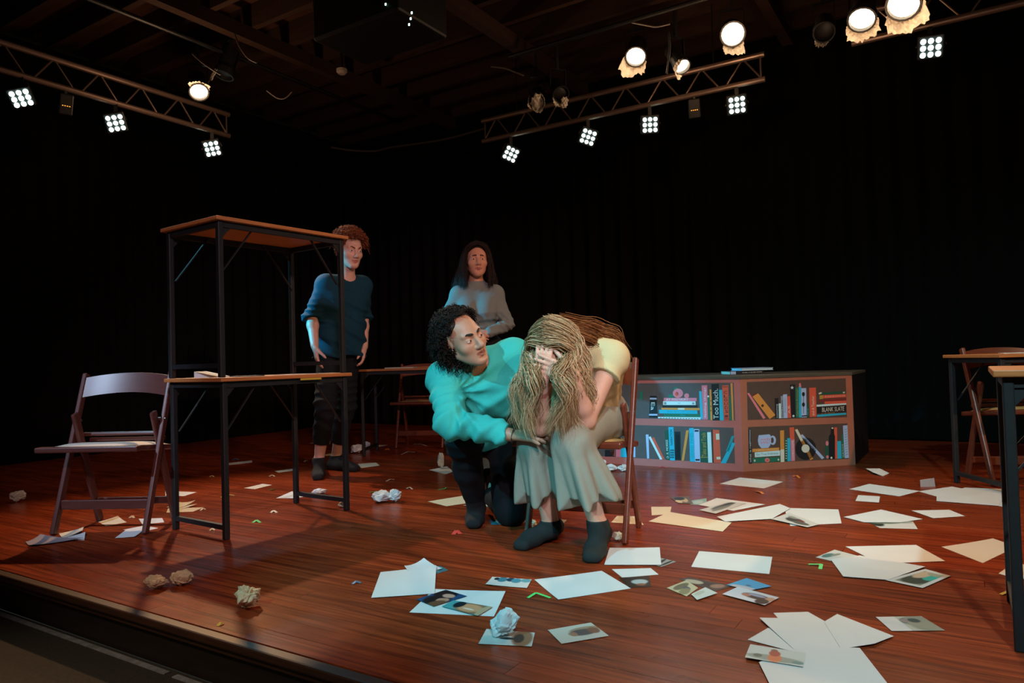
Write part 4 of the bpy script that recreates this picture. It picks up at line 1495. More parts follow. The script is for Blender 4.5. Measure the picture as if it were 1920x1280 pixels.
def trunk(S, shL, shR, hipL, hipR, rs=0.06, rc=0.105, rh=0.11, g=0.0, waist=0.0):
    shL, shR, hipL, hipR = map(V3, (shL, shR, hipL, hipR))
    ms, mh = (shL + shR) / 2, (hipL + hipR) / 2
    for s, h in ((shL, hipL), (shR, hipR)):
        c = ms + (s - ms) * 0.52 + (mh - ms) * 0.22
        w = ms + (mh - ms) * 0.62 + (s - ms) * 0.36
        p = mh + (h - mh) * 0.62
        S.cone(s * 0.98 + ms * 0.02, c, rs + g, rc + g, 0.04)
        S.cone(c, w, rc + g, rc - waist + g, 0.05)
        S.cone(w, p, rc - waist + g, rh + g, 0.05)
    S.cone(shL, shR, rs + g, rs + g, 0.04)

def fold(ph, p=3.6):
    return np.abs(np.cos(ph * 0.5)) ** p - 0.22

def curls(H, n, length, rad, cond, seed, out=0.6, droop=0.3, hr=0.007, turns=1.6, grow=0.0, base=1.0):
    rg = np.random.default_rng(seed)
    P, Rr = [], []
    c0, r0 = V3((0, -0.014, 0.036)), V3((0.075, 0.094, 0.086)) * base
    while len(P) < n:
        v = rg.normal(size=3)
        v /= np.linalg.norm(v)
        p = c0 + v * r0
        if not cond(p):
            continue
        L = length * rg.uniform(0.6, 1.25) * H.s
        nn = unit(v / r0)
        p0 = H.w(p)
        nw = H.R @ nn
        t = np.linspace(0, 1, 15)
        a = unit(np.cross(nw, rg.normal(size=3)))
        b = np.cross(nw, a)
        ph = rg.uniform(0, 6.28)
        tn = turns * rg.uniform(0.7, 1.3)
        drift = a * rg.uniform(0, 0.5) * L
        h = hr * H.s * np.minimum(1, t * 3)
        path = p0 + nw * (out * L * t)[:, None] + drift * t[:, None] + V3((0, 0, -1)) * (droop * L * t * t)[:, None] \
            + a * (h * np.cos(ph + 6.28 * tn * t))[:, None] + b * (h * np.sin(ph + 6.28 * tn * t))[:, None]
        P.append(path)
        Rr.append(rad * H.s * np.interp(t, [0, 0.3, 0.8, 1], [0.8, 1, 0.8, 0.2]))
    return P, Rr

def spline(P, n):
    P = np.asarray(P, dtype=np.float64)
    k = len(P)
    t = np.linspace(0, k - 1, n)
    i = np.clip(t.astype(int), 0, k - 2)
    s = (t - i)[:, None]
    g = lambda j: P[np.clip(j, 0, k - 1)]
    p0, p1, p2, p3 = g(i - 1), g(i), g(i + 1), g(i + 2)
    return 0.5 * (2 * p1 + (p2 - p0) * s + (2 * p0 - 5 * p1 + 4 * p2 - p3) * s * s + (3 * p1 - p0 - 3 * p2 + p3) * s ** 3)

def locks(defs, per, jit, rad, seed, wave=0.008, wl=0.09, n=22, flat=1.0):
    """locks of hair round guide curves; jit: (root, tip) spread"""
    rg = np.random.default_rng(seed)
    P, Rr = [], []
    for gi, g in enumerate(defs):
        g = np.asarray(g, dtype=np.float64)
        L = np.linalg.norm(np.diff(g, axis=0), axis=1).sum()
        ph0 = 0.55 * gi + rg.uniform(-0.5, 0.5)
        for _ in range(per):
            q = g.copy()
            w = np.linspace(jit[0], jit[1], len(q))[:, None]
            q += rg.normal(size=3) * w * V3((1, flat, 1)) + rg.normal(size=q.shape) * w * 0.12
            c = spline(q, n)
            cut = rg.uniform(0.90, 1.0)
            c = spline(c[:max(6, int(n * cut))], n)
            t = np.linspace(0, 1, n)
            T = np.gradient(c, axis=0)
            T /= np.linalg.norm(T, axis=1)[:, None] + 1e-9
            X = np.cross(T, V3((0.2, 1, 0.1))); X /= np.linalg.norm(X, axis=1)[:, None] + 1e-9
            Y = np.cross(T, X)
            ph = ph0 + rg.uniform(-0.16, 0.16)
            a = wave * np.clip(t * 1.6 - 0.25, 0, 1)
            c = c + X * (a * np.sin(6.28 * t * L / wl + ph))[:, None] + Y * (0.7 * a * np.cos(6.28 * t * L / wl + ph))[:, None]
            P.append(c)
            Rr.append(rad * rg.uniform(0.7, 1.3) * np.interp(t, [0, 0.1, 0.75, 1], [0.6, 1, 0.9, 0.15]))
    return P, Rr

def hair_obj(name, P, R, m, parent, origin, n=3):
    V, Q = strand_mesh(P, R, n)
    return np_mesh(name, V - V3(origin), Q, m, parent)

def hair_mat(name, c0, c1, c2, scale=14.0, rough=0.58, spec=0.28):
    m = bpy.data.materials.new(name)
    m.use_nodes = True
    nt = m.node_tree
    b = nt.nodes['Principled BSDF']
    g = nt.nodes.new('ShaderNodeNewGeometry')
    rp = nt.nodes.new('ShaderNodeValToRGB')
    e = rp.color_ramp.elements
    e[0].position = 0.0; e[0].color = lin(c0)
    e[1].position = 1.0; e[1].color = lin(c2)
    x = e.new(0.5); x.color = lin(c1)
    nt.links.new(g.outputs['Random Per Island'], rp.inputs['Fac'])
    nt.links.new(rp.outputs['Color'], b.inputs['Base Color'])
    b.inputs['Roughness'].default_value = rough
    b.inputs['Specular IOR Level'].default_value = spec
    return m
M_HAIR_A = hair_mat('auburn_curls', '5a2c18', '7d4126', 'a05c36')
M_HAIR_D = hair_mat('black_brown_curls', '0f0b09', '1c130e', '2e2018')
M_HAIR_S = hair_mat('dark_straight_hair', '150e0b', '251712', '38251b')
M_HAIR_B = hair_mat('dark_blonde_hair', '755839', 'a88961', 'dcc198')
M_HAIR_WARM = hair_mat('warm_lit_blonde_hair', '5a3018', '82502a', 'a06c3e')  # auburn tone puts warm light into the blonde hair over the back

def cloth(name, color, rough=0.85, bscale=240, bump=0.15, noise=0.06):
    return mat(name, color, rough, spec=0.25, noise=noise, nscale=9, bump=bump, bscale=bscale)

# ================================================================== kneeling man in the turquoise shirt
def kneeling_man():
    skin = mat('olive_skin', 'b5866c', 0.48, noise=0.05, nscale=40, transl=0.08)
    lip = mat('olive_lips', '8f5546', 0.4)
    H = Head(pt(867, 635, 3.10), (0.66, -0.74, 0.02), (-0.50, 0.0, 0.86), 1.02, jaw=1.04, nose=1.1)
    neck = V3(pt(893, 684, 3.24))
    shL, shR = V3(pt(962, 668, 3.27)), V3(pt(834, 711, 3.20))
    elR, wrR = V3(pt(846, 793, 2.99)), V3(pt(958, 815, 2.92))
    elL, wrL = V3(pt(1000, 760, 3.26)), V3(pt(1030, 800, 3.08))
    hipL, hipR = V3(pt(950, 815, 3.58)), V3(pt(885, 815, 3.62))
    knR, anR = V3(pt(868, 826, 3.22)), V3(pt(893, 950, 3.44))
    heR, toR = V3(at_z(897, 965)) + V3((0, 0, 0.032)), V3(at_z(888, 992)) + V3((0, 0, 0.028))
    knL = V3(pt(958, 962, 3.42)); knL[2] = 0.075
    anL = knL + V3((-0.10, 0.40, 0.0)); anL[2] = 0.06
    heL = anL + V3((0, 0.03, 0.09)); toL = anL + V3((-0.02, 0.05, -0.10)); toL[2] = 0.03
    org = V3((-0.1, 3.45, 0.0))
    S = Sdf((-0.55, 2.72, -0.02), (0.30, 4.15, 1.06), 0.0044)
    H.add(S, open_mouth=0.002)
    S.cone(neck, H.w((0, -0.02, -0.05)), 0.058, 0.055, 0.02)
    trunk(S, shL, shR, hipL, hipR, 0.055, 0.10, 0.105)
    S.cone(neck, shL, 0.05, 0.05, 0.04); S.cone(neck, shR, 0.05, 0.05, 0.04)
    arm(S, shR, elR, wrR); arm(S, shL, elL, wrL)
    hd = V3(pt(1012, 819, 2.85)) - wrR
    hand(S, wrR + unit(hd) * 0.012, hd, (0.10, 0.30, -1.0), 1, curl=(0.16, 0.14, 0.16, 0.2), spread=0.16, s=1.0, thumb=(0.7, 0.2))
    hand(S, wrL, (0.5, -0.8, -0.2), (0.2, -0.2, -1), -1, s=0.98)
    leg(S, hipR, knR, anR, heR, toR)
    leg(S, hipL, knL, anL, heL, toL)
    body = S.build('person', [skin, lip], origin=org, slots=H.slots())
    body.location = org
    tag(body, 'kneeling man in a turquoise long-sleeved shirt reaching to the seated woman', 'person')
    H.eyes(body, org, (0.80, -0.58, 0.06), M_EYEW, M_IRIS, M_PUP, skin, lid=0.42)
    H.brows(body, org, M_LASH, 0.0055, inner=0.001, outer=0.001)
    # shirt
    T = cloth('turquoise_cotton', '3bb5ab')
    S = Sdf((-0.55, 2.76, 0.28), (0.26, 3.85, 0.98), 0.0055)
    trunk(S, shL, shR, hipL, hipR, 0.068, 0.125, 0.128)
    S.cone(neck + V3((0, 0, -0.015)), shL, 0.062, 0.066, 0.04); S.cone(neck + V3((0, 0, -0.015)), shR, 0.062, 0.066, 0.04)
    ch = (shL + shR) / 2 * 0.72 + (hipL + hipR) / 2 * 0.28
    S.ell(ch + V3((0.01, -0.05, -0.01)), (0.16, 0.12, 0.14), None, 0.06)
    S.cone(shR, elR, 0.074, 0.060, 0.035)
    S.cone(elR, elR + (wrR - elR) * 0.55, 0.058, 0.049, 0.03)
    S.cone(elR + (wrR - elR) * 0.55, elR + (wrR - elR) * 0.93, 0.049, 0.040, 0.02)
    S.cone(shL, elL, 0.076, 0.064, 0.035)
    S.cone(elL, elL + (wrL - elL) * 0.9, 0.064, 0.046, 0.03)
    nd = unit(H.w((0, -0.02, -0.05)) - neck)
    S.cone(neck + nd * 0.030 + V3((0.012, -0.035, 0)), neck + nd * 0.16, 0.060, 0.085, 0.008, sub=True)       # neck opening
    d2 = unit(wrR - elR)
    S.cut(elR + (wrR - elR) * 0.93, d2, lo=elR + (wrR - elR) * 0.93 - 0.06, hi=elR + (wrR - elR) * 0.93 + 0.09)
    mid = (hipL + hipR) / 2
    S.cut(mid + V3((0, 0, -0.02)), (0, 0.25, -1))
    ax = unit(elR - shR)
    def folds(x, y, z):
        P = np.stack([x, y, z], 1)
        u = (P - shR) @ ax
        near = np.exp(-((P - elR) ** 2).sum(1) / 0.018)
        u2 = (P - elR) @ unit(wrR - elR)
        seg = np.clip(0.5 + u2 * 9, 0, 1)
        f = -0.011 * (fold(u * 105 + 4 * nz(x, y, z, 15, 1)) * (1 - seg) + fold(u2 * 95 + 4 * nz(x, y, z, 13, 4)) * seg) * (0.22 + 0.9 * near) * np.clip((shR[0] + 0.12 - x) * 15 + seg * 3, 0, 1)
        arm_pit = shR + V3((0.05, 0.0, -0.05))
        q = P - arm_pit
        r = np.sqrt(q[:, 0] ** 2 + q[:, 2] ** 2)
        an_ = np.arctan2(q[:, 2], q[:, 0])
        body_w = np.clip((x - shR[0] - 0.03) * 18, 0, 1) * np.clip(r * 9, 0, 1) * np.exp(-(r / 0.24) ** 2)
        f += -0.016 * fold(an_ * 15 + 2.5 * nz(x, y, z, 11, 2)) * body_w
        dg = P @ unit((0.55, -0.1, -0.8))
        f += -0.012 * fold(dg * 75 + 3.5 * nz(x, y, z, 9, 2)) * np.clip((0.72 - z) * 8, 0, 1)
        f += 0.003 * nz(x, y, z, 27, 3)
        return f
    S.warp(folds)
    sh = S.build('shirt', T, body, org)
    cuff = MB()
    c0 = elR + (wrR - elR) * 0.935
    # trousers
    K = cloth('black_trouser_cloth', '0e1418')
    S = Sdf((-0.42, 3.02, -0.01), (0.20, 4.05, 0.66), 0.006)
    S.cone(hipL, hipR, 0.118, 0.118, 0.04)
    for h, kn in ((hipL, knL), (hipR, knR)):
        S.cone(h, kn, 0.100, 0.076, 0.04)
    S.cone(knR, knR + (anR - knR) * 0.4, 0.078, 0.066, 0.03); S.cone(knR + (anR - knR) * 0.4, knR + (anR - knR) * 0.80, 0.066, 0.052, 0.03)
    S.cone(knL, anL, 0.078, 0.05, 0.03)
    S.ell(knL + V3((0.0, -0.01, 0.10)), (0.088, 0.085, 0.13), None, 0.04)
    S.cut((0, 0, 0.002), (0, 0, -1))
    def tf(x, y, z):
        P = np.stack([x, y, z], 1)
        near = np.exp(-((P - knR) ** 2).sum(1) / 0.02)
        return -0.010 * fold(z * 130 + 4 * nz(x, y, z, 14, 5)) * near + 0.005 * nz(x, y, z, 24, 6)
    S.warp(tf)
    S.build('trousers', K, body, org)
    # socks
    for an, he, to, nm in ((anR, heR, toR, 'sock'), (anL, heL, toL, 'sock')):
        S = Sdf(np.minimum(np.minimum(an, he), to) - 0.09, np.maximum(np.maximum(an, he), to) + 0.14, 0.006)
        foot(S, an, he, to, 0.03, 0.004)
        S.cone(an, an + (knR - anR) * 0.32, 0.042, 0.056, 0.02)
        S.cut((0, 0, 0.0), (0, 0, -1))
        S.build(nm, M_SOCKB, body, org)
    # curly hair: cap and curls
    S = Sdf(H.c - 0.19, H.c + 0.19, 0.005)
    S.ell(H.w((0, -0.030, 0.050)), [q * H.s for q in (0.084, 0.094, 0.086)], H.R, 0.02)
    S.ell(H.w((0, -0.065, -0.020)), [q * H.s for q in (0.074, 0.055, 0.085)], H.R, 0.03)
    S.cut(H.w((0, 0.034, 0.062)), H.R @ V3((0, 1, -0.35)))
    S.warp(lambda x, y, z: 0.006 * nz(x, y, z, 110, 2) + 0.006 * nz(x, y, z, 62, 4))
    hc = S.build('hair', M_HAIR_D, body, org)
    def cond(p):
        x, y, z = p
        if y > 0.040: return z > 0.102
        if y > 0.005: return z > 0.060
        return z > -0.05
    P, R = curls(H, 1150, 0.046, 0.0019, cond, 3, out=0.75, droop=0.25, hr=0.0075, turns=2.6, base=1.06)
    def cond2(p):
        return p[1] < -0.005 and p[2] < 0.06
    P2, R2 = curls(H, 900, 0.066, 0.0019, cond2, 4, out=0.60, droop=0.75, hr=0.008, turns=3.0, base=1.08)
    hair_obj('hair_curls', P + P2, R + R2, M_HAIR_D, body, org)
    # thin bead bracelet on the wrist
    br = MB()
    bc = wrR + d2 * 0.012
    X = unit(np.cross(d2, (0, 0, 1))); Y = np.cross(X, d2)
    ring = [bc + (X * math.cos(a) + Y * math.sin(a)) * 0.0315 for a in np.linspace(0, 6.2832, 25)]
    br.tube([Vector(p - org) for p in ring], 0.0022, 6)
    br.build('bracelet', mat('thin_cord', '3a2a1e', 0.6), body, smooth=True)
    return dict(body=body)
kneeling_man()

# ================================================================== seated woman, bent over with her face in her hands
def seated_woman():
    _latv = V3((0.903, -0.43, 0.0))
    skin = mat('fair_warm_skin', 'd2a48c', 0.48, noise=0.05, nscale=40, transl=0.08)
    lip = mat('fair_lips', 'b0695e', 0.4)
    H = Head(pt(1038, 652, 2.80), (-0.30, -0.66, -0.69), (-0.20, -0.62, 0.76), 0.97)
    neck = V3(pt(1085, 640, 2.97))
    shL, shR = V3(pt(1148, 672, 2.93)), V3(pt(1022, 660, 3.07))
    elL, wrL = V3(pt(1099, 788, 2.80)), V3(pt(1074, 703, 2.69))
    elR, wrR = V3(pt(1014, 800, 2.84)), V3(pt(1016, 712, 2.70))
    hipL, hipR = V3(pt(1160, 786, 3.20)), V3(pt(1095, 790, 3.34))
    hipL = hipL - _latv * 0.080; hipR = hipR - _latv * 0.080
    hipL[2] = hipR[2] = 0.515
    knL, knR = V3(pt(1072, 826, 2.80)), V3(pt(1007, 832, 2.96))
    anL, anR = V3(pt(1122, 985, 2.86)), V3(pt(1033, 985, 3.06))
    heL, toL = V3(at_z(1132, 1012)) + V3((0, 0, 0.030)), V3(at_z(1110, 1056)) + V3((0, 0, 0.024))
    heR, toR = V3(at_z(1042, 1000)) + V3((0, 0, 0.030)), V3(at_z(976, 1032)) + V3((0, 0, 0.024))
    org = V3((0.3, 3.05, 0.0))
    S = Sdf((-0.10, 2.55, -0.02), (0.72, 3.55, 1.02), 0.0044)
    H.add(S)
    S.cone(neck, H.w((0, -0.03, -0.04)), 0.052, 0.050, 0.02)
    trunk(S, shL, shR, hipL, hipR, 0.048, 0.088, 0.108, waist=0.008)
    S.cone(neck, shL, 0.045, 0.047, 0.04); S.cone(neck, shR, 0.045, 0.047, 0.04)
    # rounded back
    bk = (shL + shR) / 2 * 0.6 + (hipL + hipR) / 2 * 0.4 + V3((0.04, 0.06, 0.05))
    S.ell(bk, (0.12, 0.13, 0.11), None, 0.06)
    arm(S, shL, elL, wrL, 0.042, 0.035, 0.025); arm(S, shR, elR, wrR, 0.041, 0.034, 0.025)
    hd = V3(pt(1008, 676, 2.665)) - V3(pt(1062, 692, 2.675))
    hand(S, pt(1072, 700, 2.685), hd, (0.05, 1.0, 0.25), -1, curl=(0.10, 0.08, 0.08, 0.12), spread=0.09, s=0.92, thumb=(0.6, 0.5))
    hand(S, wrR, V3(pt(1020, 664, 2.695)) - wrR, (0.1, 1.0, 0.1), 1, curl=(0.12, 0.1, 0.1, 0.12), spread=0.05, s=0.88)
    leg(S, hipL, knL, anL, heL, toL, 0.086, 0.055, 0.050, 0.033)
    leg(S, hipR, knR, anR, heR, toR, 0.086, 0.055, 0.050, 0.033)
    body = S.build('person', [skin, lip], origin=org, slots=H.slots())
    body.location = org
    tag(body, 'blonde woman on a chair, bent forward with her face in her hands', 'person')
    # cream cap-sleeve blouse
    T = cloth('cream_blouse_cloth', 'cbb98a')
    S = Sdf((-0.02, 2.74, 0.44), (0.72, 3.55, 0.98), 0.0055)
    for s_, e_ in ((shL, elL), (shR, elR)):
        S.cone(s_, s_ + (e_ - s_) * 0.30, 0.060, 0.062, 0.03)
        c = s_ + (e_ - s_) * 0.30
        S.cut(c, unit(e_ - s_), lo=c - 0.075, hi=c + 0.075)
    trunk(S, shL, shR, hipL, hipR, 0.054, 0.104, 0.122, waist=0.004)
    S.ell(bk, (0.133, 0.143, 0.122), None, 0.06)
    S.cone(neck, shL, 0.052, 0.054, 0.04); S.cone(neck, shR, 0.052, 0.054, 0.04)
    S.cone(neck + V3((-0.01, -0.03, 0.02)), H.w((0, 0, 0)), 0.058, 0.09, 0.01, sub=True)
    mid = (hipL + hipR) / 2
    S.cut(mid + V3((0.0, 0.0, 0.015)), (0.10, 0.10, -1))
    def bf(x, y, z):
        P = np.stack([x, y, z], 1)
        return -0.009 * fold((P @ unit((0.5, 0.4, 0.75))) * 95 + 3 * nz(x, y, z, 12, 1)) * np.clip((0.78 - z) * 6, 0, 1) + 0.003 * nz(x, y, z, 26, 2)
    S.warp(bf)
    S.build('blouse', T, body, org)
    # wide khaki culottes
    K = cloth('khaki_culotte_cloth', '8d8f80', bscale=380)
    S = Sdf((-0.08, 2.60, 0.10), (0.74, 3.56, 0.70), 0.0055)
    S.cone(hipL, hipR, 0.116, 0.116, 0.04)
    S.cone(mid + V3((0, 0, 0.03)), mid + V3((-0.02, -0.04, 0.10)), 0.135, 0.118, 0.04)
    for h, kn, an in ((hipL, knL, anL), (hipR, knR, anR)):
        S.cone(h, kn, 0.112, 0.078, 0.05)
        low = kn + (an - kn) * 0.66
        S.cone(kn + V3((0, 0, -0.005)), low, 0.078, 0.108, 0.03)
    hemz = 0.185
    S.cut((0, 0, hemz), (0.10, 0.0, -1), hi=(1, 2.93, 0.5))
    S.cut((0, 0, hemz + 0.02), (0.10, 0.0, -1))
    def kf(x, y, z):
        f = np.zeros_like(x)
        for kn, an, ph in ((knL, anL, 0.4), (knR, anR, 1.9)):
            t = np.clip((kn[2] - z) / (kn[2] - hemz), 0, 1.2)
            cx = kn[0] + (an[0] - kn[0]) * t * 0.66; cy = kn[1] + (an[1] - kn[1]) * t * 0.66
            d2 = (x - cx) ** 2 + (y - cy) ** 2
            w = np.exp(-(np.maximum(np.sqrt(d2) - 0.13, 0) / 0.03) ** 2) * (z < kn[2] + 0.02)
            a = np.arctan2(y - cy, x - cx)
            f += w * t * (0.024 * np.sin(5 * a + ph) - 0.020 * fold(12 * a + 2.0 * ph + 5 * z, 1.6))
        f += 0.0035 * nz(x, y, z, 24, 4)
        hip = np.exp(-(((x - mid[0]) ** 2 + (y - mid[1]) ** 2) / 0.03))
        f += -0.008 * fold((x * 0.5 - y * 0.5 + z) * 110 + 2 * nz(x, y, z, 15, 2)) * hip
        return f
    S.warp(kf, 0.045)
    S.build('culottes', K, body, org)
    for an, he, to, kn in ((anL, heL, toL, knL), (anR, heR, toR, knR)):
        S = Sdf(np.minimum(np.minimum(an, he), to) - 0.08, np.maximum(np.maximum(an, he), to) + 0.10, 0.0045)
        foot(S, an, he, to, 0.03, 0.004)
        S.cone(an, an + (kn - an) * 0.12, 0.039, 0.041, 0.02)
        S.cut(an + (kn - an) * 0.07, (0, 0, 1))
        S.cut((0, 0, 0.0), (0, 0, -1))
        S.build('sock', M_SOCK, body, org)
    # hair: scalp cap, long wavy locks in front, locks over the back coloured as warm-lit
    S = Sdf(H.c - 0.18, H.c + 0.18, 0.005)
    S.ell(H.w((0, -0.018, 0.040)), [q * H.s for q in (0.080, 0.098, 0.090)], H.R, 0.02)
    S.ell(H.w((0.055, 0.0, -0.02)), [q * H.s for q in (0.030, 0.050, 0.070)], H.R, 0.03)
    S.ell(H.w((-0.055, 0.0, -0.02)), [q * H.s for q in (0.030, 0.050, 0.070)], H.R, 0.03)
    S.cut(H.w((0, 0.068, 0.050)), H.R @ V3((0, 1, -0.25)))
    S.build('hair_cap', M_HAIR_B, body, org)
    D = []
    part = lambda v: H.w((0.0, 0.075 - 0.16 * v, 0.085 + 0.055 * math.sin(3.14 * min(1, v * 1.1))))
    rg = np.random.default_rng(8)
    # locks to the picture's left
    for i in range(22):
        v = i / 21
        s0 = part(v * 0.62)
        x1 = 1006 - 22 * v + rg.uniform(-6, 6)
        yb = 822 - 16 * v + rg.uniform(-16, 8)
        xb = 1002 - 36 * v + rg.uniform(-5, 5)
        Yd = 2.665 + 0.16 * v
        D.append([s0, H.w((-0.062 if False else 0.060, 0.055 - 0.10 * v, 0.080)), H.w((0.088, 0.050 - 0.10 * v, 0.010)), pt(x1, 690, Yd), pt(x1 - 6 - 10 * v, 742, Yd + 0.015), pt(xb, yb, Yd + 0.04)])
    # locks to the picture's right
    for i in range(28):
        v = i / 27
        s0 = part(v * 0.75)
        x1 = 1045 + 51 * v + rg.uniform(-5, 5)
        xb = 1026 + 74 * v + rg.uniform(-8, 8)
        yb = 828 - 30 * v + rg.uniform(-18, 10)
        Yd = 2.622 + 0.17 * v
        D.append([s0, H.w((-0.058, 0.060 - 0.12 * v, 0.082)), H.w((-0.088, 0.055 - 0.11 * v, 0.010)), pt(x1, 690, Yd), pt(x1 + 6, 742, Yd + 0.01), pt(xb, yb, Yd + 0.05)])
    P, R = locks(D, 66, (0.0080, 0.0095), 0.00125, 5, wave=0.016, wl=0.14, n=28)
    # inner, thinner strands between
    D2 = []
    for i in range(8):
        x = 992 + i * 12
        D2.append([H.w((0.05 - 0.014 * i, 0.05, 0.05)), pt(x, 700, 2.73), pt(x + rg.uniform(-8, 8), 760, 2.74), pt(x + rg.uniform(-14, 14), 812, 2.74)])
    P2, R2 = locks(D2[:2] + D2[5:], 34, (0.006, 0.016), 0.0010, 6, wave=0.012, wl=0.11, n=24)
    hair_obj('hair', P + P2, R + R2, M_HAIR_B, body, org)
    D3 = []
    for i in range(16):
        v = i / 15
        D3.append([H.w((-0.03 + 0.05 * v, -0.085, 0.085 - 0.05 * v)), pt(1088 + 6 * v, 604 + 26 * v, 2.90 - 0.03 * v), pt(1128, 612 + 42 * v, 3.00 - 0.05 * v), pt(1160 - 6 * v, 634 + 40 * v, 3.05 - 0.08 * v), pt(1176 - 14 * v, 676 + 24 * v, 3.06 - 0.10 * v)])
    P3, R3 = locks(D3, 80, (0.008, 0.011), 0.0012, 7, wave=0.008, wl=0.16, n=18)
    hair_obj('hair_over_back', P3, R3, M_HAIR_WARM, body, org)
    # ring
    return body
seated_woman()

# ================================================================== standing man with auburn curls
def standing_man():
    skin = mat('pale_pink_skin', 'd3a492', 0.48, noise=0.05, nscale=40, transl=0.08)
    lip = mat('pale_lips', 'b4746a', 0.4)
    fwd = unit((0.62, -0.78, 0))
    rt = np.cross(fwd, (0, 0, 1))
    H = Head(pt(655, 468, 5.18), (0.66, -0.72, -0.20), (0.10, -0.1, 1), 1.08, brow=1.3)
    neck = V3(pt(650, 524, 5.24))
    shR = neck + rt * 0.160 + V3((0, 0, -0.045)); shL = neck - rt * 0.118 + V3((0, 0, -0.045))
    elR, wrR = V3(pt(585, 594, 5.06)), V3(pt(590, 648, 4.96))
    elL, wrL = V3(pt(681, 596, 5.36)), V3(pt(683, 650, 5.26))
    hipR, hipL = V3(pt(620, 648, 5.16)), V3(pt(652, 646, 5.28))
    knR, anR = V3(pt(611, 757, 5.04)), V3(pt(598, 862, 5.10))
    knL, anL = V3(pt(648, 762, 5.34)), V3(pt(629, 858, 5.42))
    heR, toR = V3(at_z(600, 880)) + V3((0, 0.02, 0.03)), V3(at_z(596, 900)) + V3((0, 0, 0.026))
    heL, toL = V3(at_z(622, 880)) + V3((0, 0, 0.03)), V3(at_z(669, 884)) + V3((0, 0, 0.026))
    org = V3((-1.30, 5.2, 0.0))
    S = Sdf((-1.75, 4.78, -0.02), (-0.95, 5.60, 1.82), 0.0052)
    H.add(S)
    S.cone(neck, H.w((0, -0.02, -0.05)), 0.060, 0.056, 0.02)
    trunk(S, shL, shR, hipL, hipR, 0.050, 0.080, 0.088)
    S.cone(neck, shL, 0.040, 0.042, 0.03); S.cone(neck, shR, 0.040, 0.042, 0.03)
    arm(S, shR, elR, wrR); arm(S, shL, elL, wrL)
    hand(S, wrR, V3(pt(597, 688, 4.95)) - wrR, (0.9, 0.35, 0.0), 1, curl=(0.22, 0.25, 0.28, 0.3), s=1.04, thumb=(0.45, 0.5))
    hand(S, wrL, V3(pt(680, 688, 5.22)) - wrL, (-0.8, -0.2, 0.0), -1, curl=(0.35, 0.4, 0.45, 0.5), s=1.02, thumb=(0.35, 0.4))
    leg(S, hipR, knR, anR, heR, toR); leg(S, hipL, knL, anL, heL, toL)
    body = S.build('person', [skin, lip], origin=org, slots=H.slots())
    body.location = org
    tag(body, 'standing man with curly auburn hair in a dark teal shirt behind the stacked tables', 'person')
    H.eyes(body, org, (0.70, -0.68, -0.05), M_EYEW, M_IRISB, M_PUP, skin, lid=0.25)
    H.brows(body, org, M_LASHR, 0.0048, inner=-0.003, outer=0.0)
    T = cloth('dark_teal_jersey', '0d3a4c')
    S = Sdf((-1.78, 4.80, 0.74), (-0.95, 5.62, 1.62), 0.0055)
    for s_, e_, w_ in ((shR, elR, wrR), (shL, elL, wrL)):
        S.cone(s_, e_, 0.066, 0.060, 0.03)
        c = e_ + (w_ - e_) * 0.10
        S.cone(e_, c, 0.064, 0.060, 0.02)
        S.cut(c, unit(w_ - e_), lo=c - 0.09, hi=c + 0.09)
    trunk(S, shL, shR, hipL + V3((0, 0, -0.06)), hipR + V3((0, 0, -0.06)), 0.060, 0.110, 0.130)
    S.cone(neck + V3((0, 0, -0.02)), shL, 0.062, 0.066, 0.04); S.cone(neck + V3((0, 0, -0.02)), shR, 0.062, 0.066, 0.04)
    for h_ in (hipL, hipR):
        S.cone(h_ + V3((0, 0, 0.16)), h_ - V3((0, 0, 0.16)), 0.105, 0.122, 0.05)
    S.cone(neck + V3((0.02, -0.03, 0.025)), neck + V3((0.03, -0.03, 0.16)), 0.060, 0.085, 0.008, sub=True)
    S.cut((0, 0, 0.845), (0, 0, -1))
    def sf(x, y, z):
        f = -0.020 * fold((z + 0.45 * x) * 66 + 3.5 * nz(x, y, z, 9, 1)) * np.clip((1.32 - z) * 3, 0, 1)
        for e_ in (elR, elL):
            f += -0.012 * fold(z * 150 + 2 * nz(x, y, z, 15, 2)) * np.exp(-((x - e_[0]) ** 2 + (y - e_[1]) ** 2 + (z - e_[2]) ** 2) / 0.012)
        return f + 0.005 * nz(x, y, z, 17, 3)
    S.warp(sf)
    S.build('shirt', T, body, org)
    K = cloth('charcoal_trouser_cloth', '15191e')
    S = Sdf((-1.70, 4.85, 0.16), (-0.98, 5.62, 1.02), 0.006)
    S.cone(hipL, hipR, 0.102, 0.102, 0.04)
    for h_, kn, an in ((hipR, knR, anR), (hipL, knL, anL)):
        S.cone(h_, kn, 0.096, 0.072, 0.04)
        S.cone(kn, kn + (an - kn) * 0.70, 0.074, 0.056, 0.03)
        c = kn + (an - kn) * 0.70
        S.cut(c, unit(an - kn), lo=c - 0.09, hi=c + 0.09)
    S.warp(lambda x, y, z: -0.011 * fold(z * 100 + 4 * nz(x, y, z, 12, 5)) * np.exp(-((z - 0.50) / 0.16) ** 2) + 0.004 * nz(x, y, z, 22, 6))
    S.build('trousers', K, body, org)
    for an, he, to, kn in ((anR, heR, toR, knR), (anL, heL, toL, knL)):
        S = Sdf(np.minimum(np.minimum(an, he), to) - 0.08, np.maximum(np.maximum(an, he), to) + 0.10, 0.0055)
        foot(S, an, he, to, 0.03, 0.005)
        S.cone(an, an + (kn - an) * 0.12, 0.040, 0.043, 0.02)
        S.cut(an + (kn - an) * 0.05, (0, 0, 1))
        S.cut((0, 0, 0.0), (0, 0, -1))
        S.build('sock', M_SOCKB, body, org)
